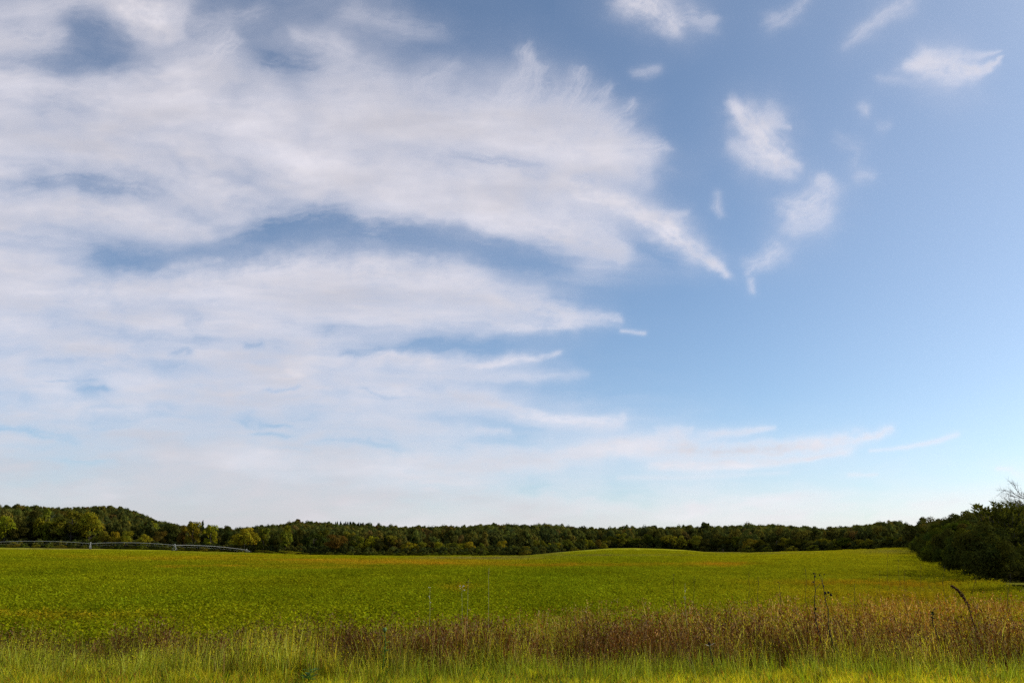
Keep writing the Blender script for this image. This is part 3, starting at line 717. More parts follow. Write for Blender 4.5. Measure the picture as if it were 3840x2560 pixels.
# dark wood edge beyond the crest, right of the hedgerow
WE = [(x, t) for x, t in zip(range(2290, 3420, 44), [2008,2000,2012,2005,2014,2003,2010,2006,2016,2008,2012,2004,2010,2016,2006,2018,2012,2022,2016,2024,2010,2014,2020,2008,2012,2004])]
for i, (x, t) in enumerate(WE):
    d = float(np.interp(x, EDGE[:, 0], EDGE[:, 2]))+14
    kind = ['round', 'broad', 'ragged', 'round'][R0.randint(4)]; tn = ['dim', 'dk', 'gr', 'dim', 'ol'][R0.randint(5)]
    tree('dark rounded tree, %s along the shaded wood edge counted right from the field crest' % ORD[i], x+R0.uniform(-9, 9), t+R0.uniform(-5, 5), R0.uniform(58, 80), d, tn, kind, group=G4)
for x, t, w, tn, lab in [(2806,2042,52,'gr','lone bright-topped bush jutting out at the end of the pale stubble strip'), (2880,2046,46,'gr','lit low bush second from the pale stubble strip'),
        (2970,2044,50,'ol','olive low bush halfway along the black wood edge'), (3052,2040,56,'gr','pale lit low bush under the lowest part of the skyline'),
        (3130,2038,54,'dim','dim low bush right of the pale lit one'), (3230,2034,54,'dim','dim low bush near the right end of the black wood edge')]:
    tree(lab, x, t, w, float(np.interp(x, EDGE[:, 0], EDGE[:, 2]))+5, tn, 'bush', 'shrub', 'shrub', 'bushes at the dark wood edge')
# right-hand tree row, running away at 25 degrees
def rowx(d): return 31.8+(d-53)*.463
for lab, px, top, w, d, tn, st, nr, nm in [
 ('olive brown large tree rising behind the bushes of the right-hand row', 3600, 1948, 130, 150, 'dim', 'broad', 1, 'tree'),
 ('dull green tree left of the olive brown large tree', 3530, 1968, 90, 190, 'dim', 'round', 2, 'tree'),
 ('dark tree at the far end of the right-hand row beside the wood', 3432, 1975, 72, 330, 'dk', 'round', None, 'tree'),
 ('grey-green thin tree second from the far end of the right-hand row', 3474, 1985, 60, 260, 'dim', 'ragged', None, 'tree'),
 ('dark rounded bush casting the farthest shadow on the field', 3452, 2022, 56, 285, 'dk', 'bush', None, 'shrub'),
 ('dark bush next nearer than the pale stone', 3498, 2015, 60, 215, 'dk', 'bush', 4, 'shrub'),
 ('bush with a yellow-lit left shoulder in the right-hand row', 3552, 2012, 76, 150, 'dim', 'bush', 4, 'shrub'),
 ('tall yellow-leaved bush in the middle of the right-hand row', 3648, 1992, 100, 118, 'ol', 'ragged', 5, 'shrub'),
 ('bright-topped small tree behind the tall yellow-leaved bush', 3695, 1968, 92, 125, 'ol', 'round', 6, 'tree'),
 ('low dark green bush at the foot of the tall yellow-leaved bush', 3622, 2036, 70, 112, 'dim', 'bush', 4, 'shrub'),
 ('black-green bush between the yellow-leaved bush and the spiky tree', 3720, 2020, 100, 95, 'dk', 'bush', 7, 'shrub'),
 ('lit leafy bush under the spiky tree at the right edge', 3800, 2030, 110, 80, 'dim', 'bush', 4, 'shrub'),
 ('dark bush at the right edge of the picture nearest the camera', 3862, 2045, 150, 66, 'dim', 'bush', 7, 'shrub'),
 ('low black-green bush cut off by the right edge under the dead tree', 3905, 2035, 230, 58, 'dk', 'bush', 7, 'shrub'),
 ('broad dark bush half out of the picture behind the cut-off bush', 3990, 2010, 260, 70, 'dk', 'bush', 4, 'shrub'),
 ('dark tree filling in behind the spiky tree at the right edge', 3840, 1925, 150, 100, 'dim', 'broad', 1, 'tree'),
 ('black-green tree close behind the spiky tree', 3800, 1912, 170, 84, 'dk', 'broad', 2, 'tree'),
 ('ragged tree between the spiky tree and the bright-topped one', 3745, 1962, 80, 105, 'og', 'ragged', 5, 'tree'),
]: tree(lab, px, top-12, w*1.2, d, tn, st, nm, nm, G5, near=nr)
for i, d in enumerate(np.geomspace(57, 390, 24)):
    x = rowx(d)-1.5+R0.uniform(-.5, .5); h = R0.uniform(4.2, 5.6)*np.interp(d, [50, 150, 390], [.9, 1.1, 1.4]); w = h*R0.uniform(.85, 1.15)
    px = 1920+KX*x/d; top = chart(np.array(x), np.array(d), np.array(float(land(x, d))+h))[1]
    tree('%s nearest of the low bushes fringing the right-hand tree row' % ORD[i] if i else 'nearest of the low bushes fringing the right-hand tree row', px, float(top), w*KX/d, d, ['dk', 'dim', 'dk', 'gr'][R0.randint(4 if d > 130 else 3)], 'bush', 'shrub', 'shrub', 'low bushes fringing the tree row', near=(4, 7)[i % 2] if d < 230 else None)
# trees just outside the frame whose shadow falls on the field
tree('dark tree just past the right edge whose shadow crosses the near field', 4060, 1815, 330, 46, 'dim', 'bush', group=G5, near=7)

# the spiky-crowned tree: upright shoots with long narrow leaves
def spiky_tree():
    rng = np.random.RandomState(5); d = 74; gx = (3785-1920)/KX*d; gz = float(land(gx, d))
    H = at(3785, 1884, d)[2]-gz
    t = empty('tree', (gx, d, gz), 0, label='tree with spiky upright leafy shoots against the sky at the right edge', category='tree', group=G5)
    tr = Parts(); V = []; Q = []; C = []
    tr.tube([(0, 0, 0), (.1, 0, H*.3), (0, .1, H*.6)], [.16, .12, .07], 8)
    for k in range(190):
        a = rng.rand()*6.28; q = rng.rand()**.6; b = np.array((math.cos(a)*q*1.5, math.sin(a)*q*1.5, H*rng.uniform(.25, .84)*(1-.14*q)))
        out = np.array((math.cos(a)*rng.uniform(.2, .75), math.sin(a)*rng.uniform(.2, .75), 1.)); out /= np.linalg.norm(out)
        l = rng.uniform(.7, 1.35)*(1 if b[2] > H*.5 else .8); tip = b+out*l
        tip[2] = min(tip[2], H*1.03); tr.tube([b, (b+tip)/2+.04*rng.normal(size=3), tip], [.022, .014, .004], 4)
        m = 26
        for j in range(m):
            f = rng.uniform(.15, 1); p = b+(tip-b)*f; aa = rng.rand()*6.28
            dr = out*rng.uniform(.5, 1.1)+.8*np.array((math.cos(aa), math.sin(aa), .1)); dr /= np.linalg.norm(dr); s = rng.uniform(.22, .42)
            w = np.cross(dr, rng.normal(size=3)); w /= np.linalg.norm(w); w *= s*.17
            c = len(V); V += [p, p+dr*s*.45+w, p+dr*s, p+dr*s*.45-w]; Q.append((c, c+1, c+2, c+3)); e = rng.uniform(.7, 1.3); C.append((e*1.05, e, e*.9))
    V = np.array(V); f = H/np.percentile(V[:, 2], 99.6)
    c = obj('crown', mesh_np('spiky_crown', V, np.array(Q), {'col': ('FACE', 'FLOAT_COLOR', np.array(C))}, [M_LEAF_O]), t); c.color = (.075, .085, .014, 1); c.scale = (1.25, 1.25, f)
    b = obj('trunk', tr.mesh('spiky_trunk', M_BARK), t); b.scale = (1.25, 1.25, f)
spiky_tree()
def bare_tree():
    rng = np.random.RandomState(8); d = 78; gx = (3868-1920)/KX*d; gz = float(land(gx, d)); H = at(3868, 1850, d)[2]-gz
    t = empty('dead_tree', (gx, d, gz), 0, label='bare grey branches of a dead tree reaching in at the right edge', category='tree', group=G5)
    p = Parts(); q = Parts(); p.tube([(0, 0, 0), (.05, 0, H*.4), (-.05, 0, H*.8), (0, 0, H)], [.14, .11, .06, .02], 7)
    def br(b, dr, l, r, lev):
        pts = [b]; d0 = dr/np.linalg.norm(dr)
        for i in range(4): d0 = d0+rng.normal(size=3)*.16+np.array((0, 0, .07)); d0 /= np.linalg.norm(d0); pts.append(pts[-1]+d0*l/4)
        q.tube(pts, np.linspace(r, r*.3, 5), 5)
        if lev:
            for i in (1, 2, 3, 4):
                for s in range(2): br(pts[i], d0+rng.normal(size=3)*.7, l*rng.uniform(.4, .6), r*.5, lev-1)
    for k in range(9):
        a = math.pi+rng.uniform(-1.0, 1.0) if k < 6 else rng.rand()*6.28
        br(np.array((0, 0, H*rng.uniform(.78, .97))), np.array((math.cos(a), .5*math.sin(a), rng.uniform(-.05, .5))), rng.uniform(1.0, 1.9), .035, 2)
    obj('trunk', p.mesh('dead_trunk', M_BARK_PALE), t); obj('branches', q.mesh('dead_branches', M_BARK_PALE), t)
bare_tree()

# ------------------------------------------------------------------ the woods on the hills
def build_woods():
    rng = np.random.RandomState(11)
    n = 52000
    px = rng.uniform(-330, 4170, n); dep = np.where(rng.rand(n) < .94, np.sqrt(rng.uniform(90**2, 1300**2, n)), np.sqrt(rng.uniform(70**2, 400**2, n)))
    ed = np.interp(px, EDGE[:, 0], EDGE[:, 2]); cd = np.interp(px, CREST[:, 0], CREST[:, 2])
    lo = ed+np.where(px < 1500, 30, np.where(px < 2290, 34, 20)); lo = np.where(px > 3420, np.maximum(ed*1.12, 78), lo)
    keep = (dep > lo) & (dep < cd+45) & (rng.rand(n) < np.where(dep > 800, .62, .9))
    px, dep, cd, ed = px[keep], dep[keep], cd[keep], ed[keep]
    x = (px-1920)/KX*dep; z = land(x, dep)
    m = len(x); h = rng.uniform(9, 17, m)*np.where(rng.rand(m) < .12, 1.2, 1)*(1+.25*fbm(x/45, dep/45, 2))
    h = np.where(px > 3420, h*np.interp(dep, [70, 160, 420], [.34, .5, .75]), h); h = np.where(dep > cd-60, np.minimum(h, 15.5), h)
    lim = EYE+rise(np.interp(px, CREST[:, 0], CREST[:, 1])-rng.normal(3, 6.5, m))*dep-z
    h = np.where(px < 3420, np.clip(h, 4, np.maximum(lim, 5)), h)
    w = np.maximum(h, 8)*rng.uniform(.58, .88, m); w = np.where(px > 3420, h*rng.uniform(.7, .95, m), w)
    idx = rng.choice([0, 1, 2, 3, 6, 7, 8, 9, 2, 7, 0, 6], m)
    pine = (px > 1255) & (px < 1420) & (dep > 1180)
    idx = np.where(pine, 5, idx); h = np.where(pine, h*1.15+2, h); w = np.where(pine, h*.5, w)
    pal = np.array([(.108, .112, .022), (.084, .094, .020), (.135, .124, .022), (.066, .076, .020), (.155, .125, .022), (.135, .092, .024), (.115, .128, .022)])
    pk = rng.choice(7, m, p=[.24, .22, .18, .14, .10, .04, .08])
    tint = pal[pk]*rng.uniform(.75, 1.25, (m, 1)); tint[pine] = (.022, .034, .016)
    patch = fbm(x/90, dep/90, 3)[:, None]; tint = tint*(1+.4*patch)*np.interp(px, [0, 1500, 2200], [.70, .74, .95])[:, None]
    # thicket going on to the right of the tree row, out of the frame
    k = 300; d2 = rng.uniform(38, 150, k); x2 = rowx(d2)+rng.uniform(4, 46, k); h2 = rng.uniform(3.5, 6.5, k)
    x = np.concatenate([x, x2]); dep = np.concatenate([dep, d2]); z = np.concatenate([z, land(x2, d2)]); h = np.concatenate([h, h2]); w = np.concatenate([w, h2*rng.uniform(.8, 1.1, k)])
    idx = np.concatenate([idx, rng.choice([0, 2, 4, 6], k)]); tint = np.concatenate([tint, pal[rng.choice(4, k)]]); m = len(x)
    # understorey along the front of the woods
    k = 2600; p3 = rng.uniform(-300, 3460, k); e3 = np.interp(p3, EDGE[:, 0], EDGE[:, 2]); d3 = e3+rng.uniform(8, 70, k); x3 = (p3-1920)/KX*d3; h3 = rng.uniform(3.0, 7.0, k)
    x = np.concatenate([x, x3]); dep = np.concatenate([dep, d3]); z = np.concatenate([z, land(x3, d3)]); h = np.concatenate([h, h3]); w = np.concatenate([w, h3*rng.uniform(.9, 1.3, k)])
    idx = np.concatenate([idx, np.full(k, 4)]); tint = np.concatenate([tint, pal[rng.choice(4, k)]*.8]); m = len(x)
    P = np.stack([x, dep, z-.3], 1)
    rot = np.zeros((m, 3)); rot[:, 2] = rng.rand(m)*6.28; rot[:, 0] = rng.normal(0, .05, m)
    S3 = np.stack([w, w, h], 1); nr = dep < 400
    scatter('hillside_woods', P[~nr], S3[~nr], rot[~nr], tint[~nr], idx[~nr], FAR_I, label='dense mixed woods covering the hills behind the field', category='woods')
    scatter('row_woods', P[nr], S3[nr], rot[nr], tint[nr]*.7, idx[nr], MID_I, label='dark woods rising behind the right-hand tree row', category='woods')
    print('woods', m)
build_woods()

# ------------------------------------------------------------------ plants of the foreground
def blades(rng, n, h, hv, spread, width, lean, pal, base=None):
    b = rng.normal(size=(n, 2))*spread if base is None else base
    a = rng.rand(n)*6.283; H = h*(1+hv*rng.uniform(-1, 1, n)); ln = np.abs(rng.normal(0, lean, n))+.04
    T = np.array((0, .38, .72, 1.)); dr = np.stack([np.cos(a), np.sin(a)], 1)
    f = rng.rand(n)*6.283; wd = np.stack([np.cos(f), np.sin(f), np.zeros(n)], 1)*width*rng.uniform(.6, 1.4, (n, 1))
    V = []
    for t, k in zip(T, (1, .95, .65, .06)):
        p = np.concatenate([b+dr*(ln*H*t*t)[:, None], (H*(t-.28*ln*t*t))[:, None]], 1)
        V += [p-wd*k*.5, p+wd*k*.5]
    V = np.stack(V, 1).reshape(-1, 3)
    o = np.arange(n)[:, None, None]*8; Q = (o+np.array([(0, 1, 3, 2), (2, 3, 5, 4), (4, 5, 7, 6)])[None]).reshape(-1, 4)
    pal = np.asarray(pal); c = pal[rng.randint(len(pal), size=n)]*rng.uniform(.7, 1.3, (n, 1))
    tips = np.concatenate([b+dr*(ln*H)[:, None], (H*(1-.28*ln))[:, None]], 1)
    return V, Q, np.repeat(c, 3, 0), tips
def tuft(name, seed, layers, heads=None):
    rng = np.random.RandomState(seed); VV = []; QQ = []; CC = []; c = 0
    for L in layers:
        V, Q, C, tips = blades(rng, *L)
        VV.append(V); QQ.append(Q+c); CC.append(C); c += len(V)
        if heads and L is layers[0]:
            per, hl, hw, pal = heads
            base = np.repeat(tips, per, 0); n = len(base); dz = -rng.rand(n)*hl*1.6
            base = base+np.stack([rng.normal(0, .008, n), rng.normal(0, .008, n), dz], 1)
            d = np.stack([rng.normal(0, .45, n), rng.normal(0, .45, n), rng.uniform(.3, 1, n)], 1); d /= np.linalg.norm(d, axis=1)[:, None]
            w = np.cross(d, rng.normal(size=(n, 3))); w /= np.linalg.norm(w, axis=1)[:, None]
            l = hl*rng.uniform(.5, 1.2, (n, 1))
            V = np.stack([base, base+d*l*.5+w*hw, base+d*l, base+d*l*.5-w*hw], 1).reshape(-1, 3)
            p = np.asarray(pal); C = p[rng.randint(len(p), size=n)]*rng.uniform(.7, 1.3, (n, 1))
            VV.append(V); QQ.append(np.arange(4*n).reshape(-1, 4)+c); CC.append(C); c += len(V)
    return mesh_np(name, np.concatenate(VV), np.concatenate(QQ), {'col': ('FACE', 'FLOAT_COLOR', np.concatenate(CC))}, [M_BLADE])
GRN = [(.26, .31, .012), (.34, .36, .014), (.17, .23, .010), (.46, .42, .03)]
YGR = [(.34, .29, .012), (.44, .35, .026), (.24, .25, .012), (.17, .18, .012), (.42, .40, .07)]
BRN = [(.22, .082, .020), (.30, .122, .030), (.080, .028, .008), (.12, .046, .012), (.22, .105, .018), (.17, .062, .014), (.48, .31, .13)]
RED = [(.20, .068, .020), (.28, .112, .036), (.46, .29, .15), (.060, .020, .006), (.13, .045, .012)]
SEED = [(.035, .016, .008), (.06, .026, .012), (.12, .06, .02)]
OLV = [(.22, .19, .014), (.30, .245, .018), (.15, .135, .012)]
K_SHORT = [tuft('short_grass_%d' % k, 200+k, [(22, .24, .45, .06, .009, .5, GRN), (5, .30, .4, .06, .008, .45, YGR)]) for k in range(6)]+[tuft('broad_weed_%d' % k, 215+k, [(9, .24, .5, .03, .038, .8, [(.10, .17, .012), (.15, .21, .014), (.08, .12, .010)]), (5, .3, .4, .06, .010, .5, BRN)]) for k in range(2)]
K_BROWN = [tuft('brown_grass_%d' % k, 220+k, [(5, .86, .25, .08, .013, .20, BRN), (6, .55, .45, .09, .017, .45, BRN), (4, .6, .4, .09, .015, .35, OLV+YGR[:2])], (3, .075, .010, RED)) for k in range(8)]
K_GREEN = [tuft('tall_grass_%d' % k, 240+k, [(5, .80, .28, .08, .012, .20, YGR), (8, .5, .5, .09, .016, .48, YGR+GRN), (2, .6, .3, .07, .009, .3, BRN)], (2, .05, .011, YGR[:2]+SEED)) for k in range(8)]
K_WEED = [tuft('weedy_grass_%d' % k, 260+k, [(8, .62, .35, .10, .008, .22, YGR+BRN[:2]), (12, .38, .5, .11, .012, .5, YGR+OLV)], (2, .05, .008, BRN+YGR)) for k in range(6)]
def in_view(x, y, margin=160): return np.abs(x/np.maximum(y, 1)*KX) < 1920+margin
def build_verge():
    rng = np.random.RandomState(21); P = []; S = []; I = []; C = []
    nb = len(K_SHORT)
    def put(n, d0, d1, fn):
        d = np.sqrt(rng.uniform(d0*d0, d1*d1, n)); x = rng.uniform(-1, 1, n)*d*.68
        px = 1920+x/d*KX
        fn(x, d, px)
    def add(x, d, s, i, c): P.append(np.stack([x, d, land(x, d)-.01], 1)); S.append(s); I.append(i); C.append(c)
    off = np.cumsum([0, len(K_SHORT), len(K_BROWN), len(K_GREEN), len(K_WEED)])
    def pick(k, n): return rng.randint(off[k], off[k+1], n)
    def wob(x): return .75*fbm(x/2.6, x*0+3.3, 3)+.35*fbm(x/.7, x*0+1.3, 2)
    # short green verge in front
    def f(x, d, px):
        lim = 17.9+1.3*wob(x)+.4*sstep(2400, 3700, px)-.2
        k = (rng.rand(len(x)) < np.clip((lim-d)/.9, 0, 1)*np.clip(.8+1.1*fbm(x/.6+2, d/.5, 3), .2, 1)); x, d, px = x[k], d[k], px[k]
        left = sstep(1700, 600, px); rt = sstep(1500, 3300, px)
        tone = np.clip(1+.75*fbm(x/.9, d/.6, 4), .35, 1.8)
        c = np.array((1.38, 1.30, 1.1))*tone[:, None]*(1+np.stack([.34*rt+.06*left, .22*rt, .2*rt-.1*left], 1))
        add(x, d, rng.uniform(.7, 1.25, len(x))*(1+.3*left)*(.88+.4*fbm(x/1.1+4, d/.9, 3)), pick(0, len(x)), c)
    put(14000, 14.2, 19.5, f)
    # tall grass band: brown to the right, yellow-green to the left
    def f(x, d, px):
        front = 17.5+1.5*wob(x); front = front-2.6*sstep(2300, 500, px); back = 21.4+1.0*wob(x+40)+1.6*sstep(1900, 2600, px)
        dens = np.clip((d-front)/1.1, 0, 1)*np.clip((back-d)/2.2, 0, 1)*np.clip(.75+.8*fbm(x/.9+3, d/.7, 3), .15, 1)
        k = rng.rand(len(x)) < dens; x, d, px = x[k], d[k], px[k]
        br = np.interp(px, [0, 500, 900, 1300, 1700, 2800, 3200, 3840], [.20, .26, .38, .56, .78, .80, .66, .72])
        br = br+.75*fbm(x/2.2+7, d/1.5, 4)
        br = br-.5*sstep(1.6, 0, d-(17.5+1.5*wob(x)))*sstep(2600, 1000, px)
        br = br+.32*sstep(17.8, 19.6, d)*sstep(1900, 900, px)
        isb = rng.rand(len(x)) < br
        tone = np.clip(1+.85*fbm(x/1.0+2, d/.8, 4), .25, 1.9)*np.where(isb, .58, 1.15)
        c = np.ones((len(x), 3))*tone[:, None]; c[:, 0] *= 1+.06*rng.normal(size=len(x)); c = c*np.where(isb[:, None], 1., (1-sstep(1700, 500, px)[:, None]*np.array((.12, .0, .2))))
        s = rng.uniform(.62, 1.0, len(x))*(1+.7*fbm(x/1.5, d/1.5+8, 3)); s = s*np.where(px < 900, .86, 1)
        s = s*np.interp(d-(17.5-2.6*sstep(2300, 500, px)), [0, 1.5, 3], [.72, 1, 1])
        add(x, d, s, np.where(isb, pick(1, len(x)), pick(2, len(x))), c)
    put(19500, 14.3, 25, f)
    # greener grass pushing up into the front of the brown band
    def f(x, d, px):
        c0 = 17.2+1.5*wob(x)
        k = rng.rand(len(x)) < np.exp(-((d-c0)/.75)**2)*sstep(900, 1600, px)*np.clip(.6+1.2*fbm(x/.8, d/.8, 3), 0, 1); x, d, px = x[k], d[k], px[k]
        tone = (1+.35*fbm(x/1.1, d/.8+4, 3))[:, None]
        add(x, d, rng.uniform(.42, .78, len(x)), pick(2, len(x)), np.array((.82, 1.0, .8))*tone)
    put(9000, 15.0, 19.8, f)
    # weeds thinning out into the crop
    def f(x, d, px):
        back = np.interp(px, [0, 1100, 1700, 2600, 3300, 3840], [22.5, 22.5, 26, 30, 33, 33])+1.5*wob(x+9)
        k = rng.rand(len(x)) < np.clip((d-20)/1.5, 0, 1)*np.clip((back-d)/4, 0, 1)*.8; x, d, px = x[k], d[k], px[k]
        tone = 1+.4*fbm(x/1.7+2, d/1.4, 3)
        c = np.ones((len(x), 3))*tone[:, None]*np.array((.92, 1., .9))
        c = c*(1+sstep(2300, 3600, px)[:, None]*np.array((.20, .04, -.1)))
        add(x, d, rng.uniform(.7, 1.15, len(x)), np.where(rng.rand(len(x)) < .22*sstep(1500, 2400, px), pick(1, len(x)), pick(3, len(x))), c)
    put(15000, 20, 36, f)
    P = np.concatenate(P); S = np.concatenate(S); I = np.concatenate(I); C = np.concatenate(C); n = len(P)
    rot = np.zeros((n, 3)); rot[:, 2] = rng.rand(n)*6.283; rot[:, 0] = rng.normal(0, .09, n); rot[:, 1] = rng.normal(.05, .09, n)
    kinds = K_SHORT+K_BROWN+K_GREEN+K_WEED
    for k, (nm, lab) in enumerate([('short_grass', 'short bright green grass along the front edge'), ('brown_grass', 'tall reddish brown seeding grass band before the field'),
                                   ('tall_grass', 'tall yellow-green grass of the verge, thickest at left'), ('weedy_grass', 'thin weedy grass straggling between verge and crop')]):
        m = (I >= off[k]) & (I < off[k+1])
        scatter(nm, P[m], S[m], rot[m], C[m], I[m]-off[k], kinds[off[k]:off[k+1]], label=lab, category='grass')
    print('verge', n)
build_verge()
def bean(name, seed, n, r, h, leaf):
    rng = np.random.RandomState(seed)
    a = rng.rand(n)*6.283; q = np.sqrt(rng.rand(n))*r; t = rng.rand(n)**.55
    P = np.stack([np.cos(a)*q, np.sin(a)*q, h*(.25+.75*t)*(1-.25*(q/r)**2)], 1)
    nr = rng.normal(size=(n, 3))*.42; nr[:, 2] += 1; nr /= np.linalg.norm(nr, axis=1)[:, None]
    u = np.cross(nr, rng.normal(size=(n, 3))); u /= np.linalg.norm(u, axis=1)[:, None]; v = np.cross(nr, u); s = leaf*rng.uniform(.6, 1.25, (n, 1))
    V = np.stack([P-u*s, P-v*s*.62, P+u*s, P+v*s*.62], 1).reshape(-1, 3)
    e = rng.uniform(.87, 1.13, (n, 1)); wm = rng.uniform(-.10, .12, (n, 1)); C = np.concatenate([e*(1+wm), e, e*(1-wm)], 1)
    return mesh_np(name, V, np.arange(4*n).reshape(-1, 4), {'col': ('FACE', 'FLOAT_COLOR', C)}, [M_LEAF_I])
def build_crop():
    rng = np.random.RandomState(31)
    KN = [bean('bean_plant_%d' % k, 300+k, 40, .24, .60, .046) for k in range(6)]
    KM = [bean('bean_clump_%d' % k, 320+k, 100, .75, .60, .060) for k in range(5)]
    KF = [bean('bean_patch_%d' % k, 340+k, 200, 2.2, .58, .115) for k in range(5)]
    def lay(name, lab, n, d0, d1, kinds, rows, fade, size):
        d = np.sqrt(rng.uniform(d0*d0, d1*d1, n)); x = rng.uniform(-1, 1, n)*d*.66
        if rows:                        # drilled in rows that run away 25 degrees to the right
            ca, sa = math.cos(math.radians(25)), math.sin(math.radians(25))
            across = x*ca-d*sa; along = x*sa+d*ca
            across = np.round(across/.42)*.42+rng.normal(0, .035, n)
            x, d = across*ca+along*sa, -across*sa+along*ca
        px = 1920+KX*x/np.maximum(d, 1)
        d0l = np.interp(px, [0, 1100, 1700, 2600, 3300, 3840], [20.6, 20.8, 21.5, 22, 23, 23]) if d0 < 30 else d0
        keep = (d > d0l) & in_view(x, d) & (x < rowx(d)-1.5) & (rng.rand(n) < np.clip((d1-d)/fade, 0, 1)) & (d < np.interp(px, EDGE[:, 0], EDGE[:, 2])-4)
        x, d, px = x[keep], d[keep], px[keep]; z = land(x, d)
        c = crop_colour(x, d, z+.5)*rng.uniform(.92, 1.08, (len(x), 1))*1.05
        c = c*(1+.28*fbm(x/1.6, d/2.4, 3)[:, None])*(1+.30*fbm(x/9+5, d/16, 3)[:, None])
        s = size*rng.uniform(.7, 1.2, len(x))*(1+.25*fbm(x/3, d/5, 3))
        thin = np.clip(1-.75*_patch(*chart(x, d, z), [q for q in YELLOW if q[0] > 2900]), .42, 1); s = s*thin
        rot = np.zeros((len(x), 3)); rot[:, 2] = rng.rand(len(x))*6.283
        scatter(name, np.stack([x, d, z], 1), s, rot, c, rng.randint(len(kinds), size=len(x)), kinds, label=lab, category='crop')
        print(name, len(x))
    lay('bean_plants', 'low leafy green bean plants in the near part of the field', 26000, 20.5, 62, KN, True, 6, 1.0)
    lay('bean_canopy', 'closed green bean canopy in the middle of the field', 26000, 52, 150, KM, False, 30, 1.0)
    lay('bean_carpet', 'smooth green and yellowing bean cover of the far field', 16000, 120, 420, KF, False, 160, 1.0)
build_crop()

# ------------------------------------------------------------------ centre-pivot irrigation line
def pivot():
    tw = [(-30, 405), (338, 422), (655, 446), (931, 500)]
    G = []
    for px, d in tw:
        x = (px-1920)/KX*d; G.append(np.array((x, d, float(land(x, d)))))
    root = empty('irrigation_pivot', tuple(G[1]), 0, label='long white arched irrigation pipe on wheeled towers crossing the left of the field', category='irrigation pivot')
    O = G[1]; top = [g-O+np.array((0, 0, 3.25)) for g in G]
    top[3] = at(925, 2061, 500)-O
    for i in range(3):
        a, b = top[i], top[i+1]; t = np.linspace(0, 1, 25)[:, None]; P = a+(b-a)*t; P[:, 2] += .8*4*t[:, 0]*(1-t[:, 0])
        obj('pipe', Parts().tube(P, .065, 7).mesh('span_pipe', M_ZINC), root)
        rods = Parts()
        side = np.cross(b-a, (0, 0, 1.)); side /= np.linalg.norm(side)
        for j in range(2, 23, 4):
            for s in (-1, 1): rods.tube([P[j], P[j]+side*s*.7-np.array((0, 0, 1.1))], .010, 4)
        for s in (-1, 1):
            Pt = P[2:23:4]+side*s*.7-np.array((0, 0, 1.1)); rods.tube(np.concatenate([P[:1], Pt, P[-1:]]), .006, 4)
        obj('truss', rods.mesh('span_truss', M_ZINC), root)
    for i in range(4):
        g = G[i]-O; tp = top[i]; d = top[min(i+1, 3)]-top[max(i-1, 0)]; d[2] = 0; d /= np.linalg.norm(d); s = np.array((-d[1], d[0], 0))
        t = obj('tower', Parts().tube([g+s*1.9+np.array((0, 0, .75)), g-s*1.9+np.array((0, 0, .75))], .10, 6).mesh('tower_beam', M_ZINC), root)
        for q in (-1, 1):
            for e in (-.35, .35): obj('leg', Parts().tube([tp+d*e*.3, g+s*q*1.7+d*e+np.array((0, 0, .8))], .07, 6).mesh('tower_leg', M_ZINC), t)
            c = g+s*q*1.9+np.array((0, 0, .6)); th = np.linspace(0, 2*math.pi, 17)
            ring = c+.46*(np.cos(th)[:, None]*s+np.sin(th)[:, None]*np.array((0, 0, 1)))
            w = Parts().tube(ring, .14, 7); w.tube([c-d*.12, c+d*.12], .3, 10); obj('wheel', w.mesh('tower_wheel', M_TYRE), t)
        obj('control_box', Parts().box(tp-.17+np.array((0, 0, .1)), tp+.17+np.array((0, 0, .45))).mesh('control_box', M_ZINC, False), t)
pivot()

